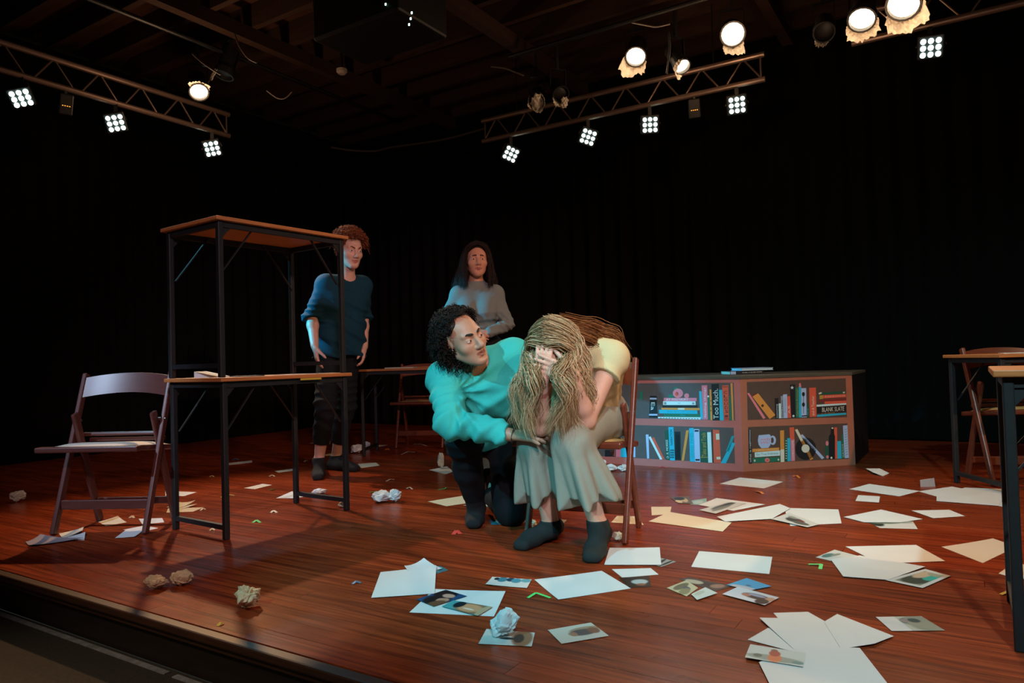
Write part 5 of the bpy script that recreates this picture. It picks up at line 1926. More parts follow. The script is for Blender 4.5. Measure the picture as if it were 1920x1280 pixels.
    S = Sdf(H.c - 0.19, H.c + 0.20, 0.006)
    S.ell(H.w((0, -0.020, 0.058)), [q * H.s for q in (0.082, 0.092, 0.086)], H.R, 0.02)
    S.cut(H.w((0, 0.052, 0.060)), H.R @ V3((0, 1, -0.5)))
    S.cut(H.w((0, 0, 0.0)), H.R @ V3((0, 0.35, -1)))
    S.warp(lambda x, y, z: 0.008 * nz(x, y, z, 90, 2))
    S.build('hair', M_HAIR_A, body, org)
    P, R = curls(H, 1300, 0.060, 0.0021, lambda p: (p[2] > 0.078 if p[1] > 0.05 else p[2] > 0.035) , 5, out=0.80, droop=0.25, hr=0.0085, turns=2.0, base=1.06)
    P2, R2 = curls(H, 300, 0.03, 0.0020, lambda p: p[1] < 0.02 and -0.03 < p[2] < 0.05, 6, out=0.5, droop=0.8, hr=0.006, base=1.03)
    hair_obj('hair_curls', P + P2, R + R2, M_HAIR_A, body, org)
    return body
standing_man()

# ================================================================== standing woman at the back
def standing_woman():
    skin = mat('tan_skin', 'c98e72', 0.48, noise=0.05, nscale=40, transl=0.08)
    lip = mat('tan_lips', 'a8655a', 0.4)
    H = Head(pt(893, 488, 5.12), (0.20, -0.97, 0.0), (0, 0, 1), 1.02)
    neck = V3(pt(893, 536, 5.16))
    shR, shL = V3(pt(861, 552, 5.14)), V3(pt(928, 551, 5.14))
    elR, wrR = V3(pt(828, 612, 5.08)), V3(pt(882, 630, 4.93))
    elL, wrL = V3(pt(951, 607, 5.10)), V3(pt(915, 625, 4.92))
    hipR, hipL = V3(pt(875, 657, 5.14)), V3(pt(914, 656, 5.14))
    knR, anR = V3(pt(876, 770, 5.12)), V3(pt(882, 858, 5.16))
    knL, anL = V3(pt(910, 768, 5.12)), V3(pt(908, 856, 5.16))
    heR, toR = V3(at_z(883, 872)) + V3((0, 0, 0.03)), V3(at_z(876, 890)) + V3((0, 0, 0.026))
    heL, toL = V3(at_z(908, 870)) + V3((0, 0, 0.03)), V3(at_z(912, 888)) + V3((0, 0, 0.026))
    org = V3((-0.25, 5.12, 0.0))
    S = Sdf((-0.62, 4.78, -0.02), (0.12, 5.40, 1.66), 0.0055)
    H.add(S)
    S.cone(neck, H.w((0, -0.02, -0.05)), 0.050, 0.050, 0.02)
    trunk(S, shL, shR, hipL, hipR, 0.046, 0.086, 0.11, waist=0.01)
    S.cone(neck, shL, 0.043, 0.045, 0.04); S.cone(neck, shR, 0.043, 0.045, 0.04)
    arm(S, shR, elR, wrR, 0.044, 0.036, 0.024); arm(S, shL, elL, wrL, 0.044, 0.036, 0.024)
    hand(S, wrR, V3(pt(902, 634, 4.88)) - wrR, (0, 0.9, -0.2), 1, s=0.9, curl=(0.4, 0.4, 0.4, 0.4))
    hand(S, wrL, V3(pt(893, 630, 4.90)) - wrL, (0, 0.9, -0.2), -1, s=0.9, curl=(0.4, 0.4, 0.4, 0.4))
    leg(S, hipR, knR, anR, heR, toR, 0.086); leg(S, hipL, knL, anL, heL, toL, 0.086)
    body = S.build('person', [skin, lip], origin=org, slots=H.slots())
    body.location = org
    tag(body, 'standing woman with long dark hair in a grey fitted top, behind the kneeling man', 'person')
    H.eyes(body, org, (0.15, -0.98, -0.02), M_EYEW, M_IRIS, M_PUP, skin, lid=0.45)
    H.brows(body, org, M_LASH, 0.0045, inner=0.004, outer=-0.002)
    T = cloth('grey_rib_knit', '7b827c', bscale=300)
    S = Sdf((-0.62, 4.84, 0.78), (0.14, 5.40, 1.36), 0.0055)
    trunk(S, shL, shR, hipL, hipR, 0.054, 0.095, 0.12, waist=0.012)
    for sx in (-0.068, 0.068):
        S.ell((shL + shR) / 2 + V3((sx, -0.085, -0.135)), (0.066, 0.055, 0.062), None, 0.05)
    S.cone(neck + V3((0, 0, 0.0)), shL, 0.050, 0.053, 0.04); S.cone(neck, shR, 0.050, 0.053, 0.04)
    S.cone(neck, neck + V3((0, -0.005, 0.035)), 0.060, 0.057, 0.02)
    for s_, e_, w_ in ((shR, elR, wrR), (shL, elL, wrL)):
        S.cone(s_, e_, 0.053, 0.046, 0.03)
        S.cone(e_, e_ + (w_ - e_) * 0.92, 0.047, 0.035, 0.02)
    S.cut(neck + V3((0, -0.01, 0.035)), (0, -0.15, 1), lo=neck - 0.15, hi=neck + 0.2)
    S.cut((0, 0, 0.83), (0, 0, -1))
    def wf(x, y, z):
        f = -0.007 * fold(z * 130 + 3 * nz(x, y, z, 10, 1)) * np.clip((1.16 - z) * 8, 0, 1)
        f += -0.008 * fold((z * 0.8 + x * 0.9) * 150) * np.exp(-((x - elL[0]) ** 2 + (z - elL[2]) ** 2) / 0.01)
        return f + 0.002 * nz(x, y, z, 24, 3)
    S.warp(wf)
    S.build('top', T, body, org)
    K = cloth('black_trouser_cloth_soft', '121416')
    S = Sdf((-0.55, 4.92, 0.06), (0.05, 5.40, 0.98), 0.008)
    S.cone(hipL, hipR, 0.122, 0.122, 0.04)
    for h_, kn, an in ((hipR, knR, anR), (hipL, knL, anL)):
        S.cone(h_, kn, 0.104, 0.070, 0.04)
        S.cone(kn, kn + (an - kn) * 0.92, 0.070, 0.052, 0.03)
    S.build('trousers', K, body, org)
    for an, he, to, kn in ((anR, heR, toR, knR), (anL, heL, toL, knL)):
        S = Sdf(np.minimum(np.minimum(an, he), to) - 0.08, np.maximum(np.maximum(an, he), to) + 0.10, 0.006)
        foot(S, an, he, to, 0.03, 0.005)
        S.cone(an, an + (kn - an) * 0.12, 0.040, 0.043, 0.02)
        S.cut((0, 0, 0.0), (0, 0, -1))
        S.build('sock', mat('grey_sock', '5a5650', 0.9), body, org)
    S = Sdf(H.c - 0.19, H.c + 0.19, 0.006)
    S.ell(H.w((0, -0.020, 0.040)), [q * H.s for q in (0.080, 0.097, 0.089)], H.R, 0.02)
    S.ell(H.w((0, -0.065, -0.05)), [q * H.s for q in (0.078, 0.045, 0.10)], H.R, 0.03)
    S.cut(H.w((0, 0.066, 0.072)), H.R @ V3((0, 1, -0.32)))
    S.build('hair_cap', M_HAIR_S, body, org)
    D = []
    rg = np.random.default_rng(3)
    for sd in (-1, 1):
        for i in range(14):
            v = i / 13
            D.append([H.w((0, 0.070 - 0.12 * v, 0.108 + 0.02 * math.sin(3 * v))), H.w((sd * 0.050, 0.060 - 0.12 * v, 0.092)), H.w((sd * 0.080, 0.038 - 0.11 * v, 0.03)),
                      H.w((sd * (0.088 + 0.02 * v), 0.045 - 0.11 * v, -0.06)), H.w((sd * (0.085 + 0.06 * v), 0.060 - 0.13 * v, -0.15)), H.w((sd * (0.072 + 0.085 * v), 0.068 - 0.15 * v, -0.215 + rg.uniform(-0.015, 0.015)))])
    P, R = locks(D, 60, (0.005, 0.011), 0.0013, 9, wave=0.0015, wl=0.2, n=14)
    hair_obj('hair', P, R, M_HAIR_S, body, org)
    return body
standing_woman()

# ------------------------------------------------------------------ loose paper on the floor and tables
M_PAPER = mat('white_paper', 'd0d6d6', 0.65, noise=0.03, nscale=6)
M_CREAM_WARMLIT = mat('cream_and_warm_lit_paper', 'd2cab0', 0.65, noise=0.04, nscale=6)  # cream stock, also warm light painted into white sheets
M_KRAFT = mat('kraft_paper', 'cdb48a', 0.8, noise=0.15, nscale=30)
M_SHADEP = mat('shaded_paper', '8f8688', 0.8)  # grey puts shade into the colour of pale paper
M_PHOTO = vcol_mat('photo_print', 0.35)
LAYER = [0]
def on_floor(pts, z=0.0, surf=0.0):
    return [at_z(x, y, surf) + Vector((0, 0, z)) for x, y in pts]

def sheet(pts, label, m=None, lift=None, lay=0, surf=0.0, cat='paper', name='paper_sheet'):
    """a loose sheet from its corner points on the floor; lift raises single corners"""
    P = on_floor(pts, 0.0008 + 0.0012 * lay, surf)
    n = len(P)
    lift = lift or [0] * n
    cx = sum((p for p in P), Vector()) / n
    org = Vector((cx.x, cx.y, surf))
    q = MB()
    if n == 4:
        def fn(u, v):
            p = (P[0] * (1 - u) + P[1] * u) * (1 - v) + (P[3] * (1 - u) + P[2] * u) * v
            l = (lift[0] * (1 - u) ** 2 * (1 - v) ** 2 + lift[1] * u * u * (1 - v) ** 2 + lift[2] * u * u * v * v + lift[3] * (1 - u) ** 2 * v * v)
            return p + Vector((0, 0, l)) - org
        q.grid(fn, 6, 6)
        q.grid(lambda u, v: fn(u, v) - Vector((0, 0, 0.0005)), 6, 6)
    else:
        T = [P[k] + Vector((0, 0, lift[k])) - org for k in range(n)]
        q.prism([t - Vector((0, 0, 0.0005)) for t in T], (0, 0, 0.0005))
    o = q.build(name, m or M_PAPER)
    o.location = org
    return tag(o, label, cat)

def photo(pts, label, base, blobs, border=0.0, lay=1, lift=None, side=None, surf=0.0):
    """printed photograph: corner points on the floor, flat print from soft colour patches; side: white part (u0,u1)"""
    P = on_floor(pts, 0.0010 + 0.0012 * lay, surf)
    lift = lift or [0] * 4
    if (P[0] - P[1]).length < (P[1] - P[2]).length:      # u runs along the long side
        P = P[1:] + P[:1]
        lift = lift[1:] + lift[:1]
    cx = sum((p for p in P), Vector()) / 4
    org = Vector((cx.x, cx.y, surf))
    nu, nv = 48, 34
    V, Q, C = [], [], []
    for i in range(nu + 1):
        for j in range(nv + 1):
            u, v = i / nu, j / nv
            p = (P[0] * (1 - u) + P[1] * u) * (1 - v) + (P[3] * (1 - u) + P[2] * u) * v
            l = (lift[0] * (1 - u) ** 2 * (1 - v) ** 2 + lift[1] * u * u * (1 - v) ** 2 + lift[2] * u * u * v * v + lift[3] * (1 - u) ** 2 * v * v)
            V.append(p + Vector((0, 0, l)) - org)
    W = np.array(lin('d0d6d6'))
    for i in range(nu):
        for j in range(nv):
            a = i * (nv + 1) + j
            Q.append((a, a + nv + 1, a + nv + 2, a + 1))
            u, v = (i + 0.5) / nu, (j + 0.5) / nv
            c = np.array(lin(base))
            for bu, bv, ru, rv, col in blobs:
                dd = ((u - bu) / ru) ** 2 + ((v - bv) / rv) ** 2
                if dd < 1.3:
                    k_ = min(1.0, (1.3 - dd) / 0.5)
                    c = c * (1 - k_) + np.array(lin(col)) * k_
            if min(u, 1 - u) < border or min(v, 1 - v) < border * 1.4:
                c = W
            if side and side[0] <= u < side[1]:
                c = W
            C.append(c)
    o = np_mesh('photo_print', np.array([tuple(v) for v in V]), np.array(Q), M_PHOTO, smooth=False)
    at = o.data.color_attributes.new('paint', 'FLOAT_COLOR', 'CORNER')
    at.data.foreach_set('color', np.repeat(np.array(C, dtype=np.float32), 4, axis=0).ravel())
    o.location = org
    return tag(o, label, 'photograph')

S_ = sheet
# --- around the left chair
S_([(48, 1017), (76, 1009), (157, 1012), (55, 1026)], 'shaded curled sheet of paper at the foot of the left chair, nearest the stage edge', M_SHADEP, [0.004, 0.020, 0.012, 0.010])
S_([(130, 1005), (160, 1001), (158, 1013), (118, 1011)], 'small white sheet under the left foot of the left chair, bluish lit', None, [0, 0.01, 0, 0], 0)
S_([(110, 1000), (157, 994), (152, 1000), (117, 1010)], 'creased cream sheet leaning on a small white one by the left chair foot', M_CREAM_WARMLIT, [0, 0.015, 0.01, 0], 1)
S_([(184, 978), (221, 970.5), (238, 979), (199, 986)], 'creased cream sheet on the floor under the left chair', M_CREAM_WARMLIT, [0, 0.01, 0, 0])
S_([(260, 972.5), (304, 971), (308, 979), (267, 983)], 'pale blue-lit sheet under the left chair, behind its right front foot')
S_([(231, 993), (270, 985), (297, 990), (272, 996)], 'white sheet half covered by another at the right front foot of the left chair', None, None, 0)
S_([(215.5, 1009), (237, 993), (275, 991), (252, 1008)], 'white sheet lying in front of the right foot of the left chair', None, [0, 0, 0.006, 0.004], 1)
S_([(310, 920), (369, 922.5), (345, 930), (310, 929)], 'white sheet behind the far leg of the stacked tables')
S_([(312, 961), (362, 959), (382, 951), (315, 953)], 'cream sheet at the bottom of a small pile under the stacked tables', M_CREAM_WARMLIT, None, 0)
S_([(318, 957), (337, 955), (370, 948), (330, 949)], 'cream sheet in the middle of a small pile under the stacked tables', M_CREAM_WARMLIT, [0, 0, 0.01, 0], 1)
S_([(312, 952), (337, 953), (367, 945), (332, 945)], 'folded cream sheet on top of a small pile under the stacked tables', M_CREAM_WARMLIT, [0, 0, 0.02, 0.01], 3)
S_([(427, 868), (472.5, 863), (473, 867), (429, 872)], 'narrow white strip of paper right of the front leg of the stacked tables')
S_([(457, 915), (492.5, 907), (510, 909), (477.5, 917)], 'white slip between the front and right legs of the stacked tables')
S_([(515, 883), (551, 878), (551.5, 882), (522, 886)], 'white slip behind the far right leg of the stacked tables')
S_([(517.5, 934), (547, 921), (590, 928), (552, 934)], 'white sheet under the right foot bar of the stacked tables')
S_([(580, 831), (615, 825), (620, 826), (619.5, 832)], 'warm-lit white sheet on the floor behind the standing man, farthest back', M_CREAM_WARMLIT)
S_([(605, 852.5), (640, 847), (644, 851), (612, 854.5)], 'warm-lit white slip between the ankles of the standing man', M_CREAM_WARMLIT)
S_([(671, 869.5), (705, 867), (712, 872.5), (677.5, 877.5)], 'warm-lit white card lying right of the standing man, in front of the back table', M_CREAM_WARMLIT)
S_([(695, 838), (707.5, 834), (727.5, 834), (712, 837.5)], 'pale sheet under the left end of the back table', M_CREAM_WARMLIT)
S_([(804, 881), (838, 874), (850, 884), (836, 889)], 'white sheet with a crumpled ball on it, behind the kneeling man')
S_([(802, 940), (870, 929), (917, 937), (837, 949)], 'large warm-lit white sheet behind the standing foot of the kneeling man', M_CREAM_WARMLIT)
S_([(868, 948), (900, 943), (918, 942), (917, 950)], 'small warm-lit white slip between the legs of the kneeling man', M_CREAM_WARMLIT, None, 1)
# --- front middle
S_([(696, 1122), (713.6, 1073.6), (818, 1064), (815, 1114)], 'large blank white sheet at the left of the front group of papers', None, [0, 0, 0.006, 0], 2)
S_([(758, 1067), (795, 1056), (830, 1066), (775, 1080)], 'curled white sheet sticking out behind the large blank sheet in front', None, [0.012, 0.02, 0, 0], 1)
photo([(786, 1066), (826, 1061), (841, 1069), (805, 1080)], 'teal photograph peeking out from under the large blank sheet in front', '4a7680', [(0.7, 0.4, 0.2, 0.3, '2c4a52'), (0.4, 0.6, 0.2, 0.2, '86a9a6')], lay=0)
S_([(767.5, 1148), (815, 1104), (948, 1111), (926, 1155.6)], 'white sheet carrying two colour photographs in the front', None, [0, 0, 0.005, 0], 0)
photo([(780, 1125), (836, 1107), (876, 1119), (813, 1138.5)], 'dark blue photograph of two people on a white sheet in front', '1d4a73',
      [(0.35, 0.55, 0.36, 0.42, '14161c'), (0.42, 0.72, 0.16, 0.2, 'b98a74'), (0.75, 0.35, 0.28, 0.4, '0f1218'), (0.72, 0.55, 0.13, 0.22, 'c49a88'), (0.12, 0.85, 0.3, 0.25, '6b4a34')], lay=2)
photo([(828, 1139), (850, 1127.5), (924, 1140), (896, 1157)], 'photograph of a smiling orange-lit face on a white sheet in front', '4aa0a4',
      [(0.62, 0.5, 0.40, 0.55, '8a6a52'), (0.58, 0.5, 0.30, 0.40, 'd09a72'), (0.28, 0.35, 0.12, 0.4, '16252c'), (0.6, 0.62, 0.14, 0.07, 'e8d4c0'), (0.94, 0.5, 0.1, 0.5, 'b9a080')], lay=3)
photo([(910, 1098), (923, 1082), (997, 1087), (988, 1103)], 'photograph with a blue pattern, lying left of the large front sheet', 'd3d6d2',
      [(0.3, 0.25, 0.12, 0.28, '3f7f96'), (0.5, 0.2, 0.1, 0.22, '24465c'), (0.65, 0.28, 0.12, 0.26, '4c93a6'), (0.88, 0.2, 0.12, 0.2, '6aa6ae'), (0.15, 0.2, 0.06, 0.15, '1c2c34')], lift=[0.004, 0, 0, 0])
S_([(1002, 1088), (1128, 1070), (1183, 1103), (1047, 1125)], 'large blank white sheet in the middle foreground, right of a green streamer', None, [0.003, 0, 0, 0.002])
photo([(897, 1208), (912, 1180), (1003, 1187), (997, 1213)], 'photograph under a crumpled tissue in the front', 'd3d6d2', [(0.78, 0.45, 0.2, 0.6, '9a7256'), (0.72, 0.5, 0.1, 0.3, '4a3a34'), (0.5, 0.55, 0.16, 0.08, '33353a')])
photo([(1027, 1182), (1108, 1168), (1142, 1193), (1053, 1208)], 'photograph of a person in dark clothes lying alone in the front middle', 'cfc8bc',
      [(0.72, 0.35, 0.34, 0.16, 'a98c74'), (0.62, 0.52, 0.30, 0.2, '5a5152'), (0.40, 0.55, 0.08, 0.14, 'a8755e'), (0.86, 0.5, 0.12, 0.2, '8a5a44')])
# --- around the seated woman's feet
S_([(1147, 1067), (1220, 1065), (1235, 1077), (1167, 1083)], 'white sheet half under a larger one beside the seated woman\'s left foot', None, None, 0)
photo([(1225, 1058), (1240, 1046), (1268, 1053), (1240, 1063)], 'black and white striped photograph beside the sheet at the woman\'s left foot', '8f938f', [(0.5, 0.3, 0.5, 0.12, '16181a'), (0.5, 0.75, 0.5, 0.1, '1c1f20')], lay=0)
photo([(1160, 1083), (1217, 1080), (1221, 1100), (1180, 1102)], 'dark photograph with a pale shape, below the sheets at the woman\'s left foot', '26241f',
      [(0.5, 0.4, 0.22, 0.3, 'a9b8b8'), (0.75, 0.4, 0.1, 0.2, '8a5a44')], lay=0)
S_([(1133, 1060), (1143, 1028), (1237, 1029), (1240, 1060)], 'white sheet right in front of the near foot of the woman\'s chair', None, [0, 0, 0.004, 0], 2)
S_([(1146, 979), (1157, 967), (1195, 968), (1207, 984)], 'cream sheet on the floor under the seated woman\'s chair', M_CREAM_WARMLIT)
photo([(918, 975), (943, 972), (944, 983), (921, 984)], 'small teal print between the knee of the kneeling man and his foot', '2a6f86', [(0.4, 0.5, 0.25, 0.25, '5a9aa6')], lay=0)
photo([(1030, 985), (1045, 973), (1063, 975), (1048, 990)], 'small pale print behind the seated woman\'s right sock', 'b9a98c', [(0.5, 0.5, 0.3, 0.2, '6a5a46')], lay=0)
S_([(1112, 880), (1138, 876), (1146, 884), (1120, 890)], 'small white sheet sticking out of the crumpled heap behind the chair', None)
# --- right, back rows
S_([(1349, 907), (1387.5, 895), (1469, 903), (1432.5, 915.5)], 'white sheet lying alone in front of the bookcase')
photo([(1256, 932.5), (1291, 930.5), (1300, 945), (1272, 944)], 'brownish photograph right of the woman\'s chair, farthest left of its group', '6a5a48', [(0.5, 0.4, 0.3, 0.2, 'c4b08c'), (0.3, 0.6, 0.2, 0.3, '2c2620'), (0.7, 0.8, 0.2, 0.2, 'd8c8a0')], lay=1)
photo([(1292, 939), (1325, 934), (1325, 947), (1295, 946)], 'pale teal photograph between the brownish photograph and a white sheet', '8fb0a6', [(0.5, 0.5, 0.3, 0.3, 'b4c9c0')], lay=0)
S_([(1310, 947), (1344, 934), (1435, 946), (1375, 958)], 'white sheet under a grey landscape print, in front of the bookcase', None, None, 1)
photo([(1311, 957), (1362, 942), (1400, 944), (1342, 964)], 'grey landscape print with trees on a white sheet', 'c9cec9', [(0.6, 0.4, 0.4, 0.22, '5a625c'), (0.4, 0.6, 0.3, 0.15, '7d837a'), (0.8, 0.3, 0.2, 0.12, '39403c')], lay=2)
S_([(1470, 952), (1572, 955), (1578, 981), (1482, 986)], 'white sheet right of the long row of papers, partly under a tree print', None, None, 0)
S_([(1344, 970), (1462, 946), (1482, 954), (1447, 974), (1360, 979)], 'large white sheet in the middle of the long row of papers', None, None, 3)
photo([(1446, 975), (1480, 963), (1537, 985), (1514, 990.5)], 'print of dark branches lying across two white sheets', 'cdd2ce', [(0.45, 0.5, 0.25, 0.25, '3c423f'), (0.7, 0.65, 0.22, 0.2, '5a5f5a'), (0.6, 0.4, 0.1, 0.1, '7a3a30'), (0.3, 0.3, 0.15, 0.1, '8d938e')], lay=4)
S_([(1221, 950), (1259, 950), (1256, 964), (1222, 966)], 'small cream sheet right of the rear leg of the woman\'s chair', M_CREAM_WARMLIT)
S_([(1216, 978), (1255, 960), (1372, 980), (1355, 997)], 'large cream sheet beside the woman\'s chair', M_CREAM_WARMLIT, None, 1)
S_([(1296, 1062.5), (1311, 1033), (1448, 1044), (1442.5, 1076)], 'large blank white sheet lying alone in the middle of the right half')
photo([(1250, 1103), (1287, 1088.6), (1309, 1103), (1287.5, 1119)], 'yellowish photograph at the left of a photo cluster', 'b9b290', [(0.5, 0.3, 0.4, 0.2, '5a5a44'), (0.55, 0.6, 0.15, 0.2, '3a4a5a'), (0.3, 0.7, 0.3, 0.2, '7d7a56')], lay=1)
photo([(1272, 1086), (1292, 1082), (1375, 1099), (1340, 1109)], 'dark photograph in the middle of a photo cluster', '3a3230', [(0.6, 0.5, 0.3, 0.25, '1a1a1a'), (0.3, 0.6, 0.2, 0.3, 'a9a08a'), (0.8, 0.4, 0.12, 0.3, '8f6a5a')], lay=0)
photo([(1362, 1098), (1400, 1085), (1447, 1100.6), (1408, 1108)], 'bright blue photograph at the right of a photo cluster', '2a96c4', [(0.12, 0.6, 0.16, 0.5, 'b9b4b8'), (0.42, 0.55, 0.05, 0.1, '2a3a4a')], lay=2)
photo([(1296, 1116), (1322.5, 1103), (1345.5, 1114), (1307, 1127)], 'small white backed photograph at the front of a photo cluster', 'c4ccc6', [(0.4, 0.3, 0.3, 0.2, 'aeb6a6')], lay=3)
photo([(1354, 1116), (1384, 1102), (1461, 1122.5), (1434, 1137)], 'photograph of a reclining dark-clothed person, frontmost of a photo cluster', 'c9ccd4', [(0.62, 0.45, 0.32, 0.24, '2a2226'), (0.40, 0.5, 0.1, 0.14, 'a8705e'), (0.6, 0.35, 0.2, 0.1, '8f97b4'), (0.92, 0.4, 0.1, 0.2, 'b48a74'), (0.85, 0.75, 0.14, 0.25, '1a1a1c')], lay=3)
# --- right edge
S_([(1623, 881), (1650, 884), (1667.5, 887), (1655, 892.5), (1637, 890)], 'small folded white sheet right of the bookcase', None, [0.01, 0.02, 0.0, 0.0, 0.015])
S_([(1592, 917), (1630, 907), (1725, 920.5), (1686, 930.5)], 'white sheet right of the bookcase, touching the long wrinkled sheet')
S_([(1604, 939), (1609, 928), (1650, 930.5), (1648, 942)], 'small white square card right of the bookcase')
S_([(1722, 921), (1785, 912), (1815, 918), (1757, 931)], 'white sheet tucked behind the long wrinkled sheet at the right', None, None, 0)
S_([(1756, 929), (1810, 916), (1892, 922), (1872, 949), (1756, 940)], 'long wrinkled white sheet in front of the right table', None, [0, 0.004, 0.012, 0, 0], 2)
S_([(1865, 947), (1882, 930), (1902, 935), (1902, 956)], 'wrinkled white sheet beside the near table leg at the right', None, [0, 0.02, 0.01, 0], 1)
S_([(1582, 970), (1652, 956), (1730, 974), (1690, 980), (1620, 980)], 'white pointed sheet covering a dark landscape strip at the right', None, None, 2)
photo([(1621, 976), (1712, 978), (1721, 992), (1650, 990)], 'landscape strip print with dark trees under a white pointed sheet', 'd3d6d2', [(0.10, 0.3, 0.2, 0.45, '2f3a30'), (0.35, 0.2, 0.35, 0.2, '6f7a6a'), (0.7, 0.15, 0.3, 0.12, '9aa498')], lay=0)
S_([(1709, 957.5), (1780, 956), (1809.5, 968), (1750, 972)], 'white sheet between the long wrinkled sheet and the pointed sheet at the right', None, None, 1)
photo([(1529, 1045), (1565, 1030.5), (1612, 1043), (1560, 1052)], 'pale print with a teal bird shape, left of the big right pile', 'c8cfca', [(0.4, 0.25, 0.25, 0.2, '4a7a78'), (0.6, 0.4, 0.2, 0.1, '7d8a86')], lay=0)
S_([(1585, 1025), (1717.5, 1022), (1772.5, 1052.5), (1650, 1057)], 'white sheet at the back of the big pile in the right half', None, None, 1)
S_([(1557.5, 1050), (1612, 1043), (1735, 1064), (1665, 1089), (1581, 1082.5)], 'large white sheet in the middle of the big pile in the right half', None, None, 3)
photo([(1660, 1089), (1735, 1068), (1782.5, 1081), (1730, 1104)], 'printed photograph with green and teal colours at the front of the big right pile', '7f9488', [(0.35, 0.5, 0.25, 0.35, '33463f'), (0.6, 0.7, 0.16, 0.2, '2fb0a4'), (0.7, 0.35, 0.25, 0.2, 'c9b49a'), (0.85, 0.6, 0.12, 0.25, '9aa48e')], border=0.10, lay=2)
S_([(1765, 1025), (1862, 1012), (1908, 1024), (1842.5, 1055.5)], 'white sheet left of the near table leg at the right edge', None, [0, 0.006, 0, 0])
S_([(1872, 1076), (1906, 1052), (1950, 1075), (1915, 1088)], 'white sheet partly hidden by the near table leg at the right edge', None, None, 1)
photo([(1642, 1157.5), (1727.5, 1156), (1772, 1183), (1672, 1184)], 'photograph half white half grey-green, lying alone at the right front', 'b6bcb0', [(0.62, 0.35, 0.22, 0.25, '2f6a68'), (0.8, 0.5, 0.3, 0.6, '8b9486'), (0.70, 0.3, 0.12, 0.15, '1f4a4c'), (0.5, 0.3, 0.08, 0.12, '8a8088')], side=(0, 0.40))
# --- front right pile
S_([(1450, 1149), (1515, 1147), (1565, 1175), (1480, 1182)], 'white sheet at the top of the front right pile', None, None, 0)
S_([(1424, 1162), (1535, 1160), (1606, 1214), (1490, 1220)], 'white sheet in the middle of the front right pile', None, [0.004, 0, 0, 0], 2)
S_([(1402, 1200), (1440, 1178), (1540, 1196), (1500, 1226)], 'white sheet at the left of the front right pile', None, None, 1)
S_([(1545, 1168), (1570, 1156), (1676, 1195), (1640, 1212), (1577, 1219)], 'white sheet at the right of the front right pile', None, [0, 0.004, 0, 0.004, 0], 3)
S_([(1423, 1245), (1500, 1215), (1612, 1218), (1668, 1290), (1450, 1300)], 'large white sheet at the bottom of the front right pile, cut by the frame', None, None, 4)
photo([(1397, 1238), (1407, 1213), (1511, 1230), (1506, 1256)], 'photograph of a person in a red top at the left of the front right pile', 'c4ccc8', [(0.5, 0.75, 0.5, 0.2, '8d9a92'), (0.50, 0.72, 0.12, 0.28, 'd4764a'), (0.48, 0.4, 0.10, 0.2, 'a8402e'), (0.46, 0.2, 0.06, 0.1, '8a4a3a'), (0.2, 0.7, 0.08, 0.12, '59665f'), (0.9, 0.8, 0.1, 0.1, '5a8a88')], lay=6)

# folded standing card
t = empty('folded_card', at_z(1740, 912))
tag(t, 'small folded white card standing like a tent right of the bookcase', 'paper')
a, b, c, d = at_z(1726, 912.5), at_z(1754, 912), at_z(1752, 905), at_z(1727, 906)
mid0, mid1 = (a + d) / 2 + Vector((0, 0.005, 0.028)), (b + c) / 2 + Vector((0.0, 0.005, 0.036))
MB().prism([p - t.location for p in (a, b, mid1, mid0)], (0, 0.0006, 0)).build('front_leaf', M_SHADEP, t)  # front leaf of the white card, shade painted as grey
MB().prism([p - t.location for p in (mid0, mid1, c, d)], (0, 0.0006, 0.0006)).build('back_leaf', M_PAPER, t)

# --- papers on the tables
def on_table(T, pts, label, m, h=0.0008, z=0.735, name='paper_sheet', cat='paper'):
    mw = Matrix.Translation(T.location) @ Matrix.Rotation(T.rotation_euler.z, 4, 'Z')
    P = [mw @ Vector((x, y, z + 0.0003)) for x, y in pts]
    c = sum(P, Vector()) / len(P)
    q = MB()
    q.prism([p - c for p in P], (0, 0, h))
    o = q.build(name, m)
    o.location = c
    return tag(o, label, cat)
on_table(t_low, [(0.16, 0.12), (0.30, 0.10), (0.32, 0.20), (0.18, 0.22)], 'dark folder lying flat on the lower of the stacked tables', M_CAN, 0.004, name='paper_folder', cat='folder')
on_table(t_low, [(0.42, 0.10), (0.60, 0.08), (0.62, 0.20), (0.44, 0.22)], 'white sheet on the lower of the stacked tables, right of the dark folder', M_PAPER, 0.002)
on_table(t_low, [(0.60, 0.06), (0.74, 0.05), (0.75, 0.14), (0.62, 0.16)], 'pale sheet near the right end of the lower of the stacked tables', M_CREAM_WARMLIT, 0.002)
on_table(t_back, [(0.22, 0.06), (0.47, 0.05), (0.48, 0.26), (0.23, 0.28)], 'thick pale pad of paper on the back table', M_CREAM_WARMLIT, 0.010)
on_table(t_back, [(0.50, 0.08), (0.66, 0.06), (0.68, 0.22), (0.52, 0.24)], 'orange folder on the back table, right of the pale pad', M_TOP, 0.012, name='paper_folder', cat='folder')
on_table(t_r, [(0.16, 0.20), (0.36, 0.14), (0.50, 0.30), (0.28, 0.42)], 'white sheet on the table at the right edge', M_PAPER, 0.003)
on_table(t_r, [(0.40, 0.12), (0.58, 0.10), (0.60, 0.30), (0.42, 0.32)], 'cream sheet on the table at the right edge, beside a white one', M_CREAM_WARMLIT, 0.003)
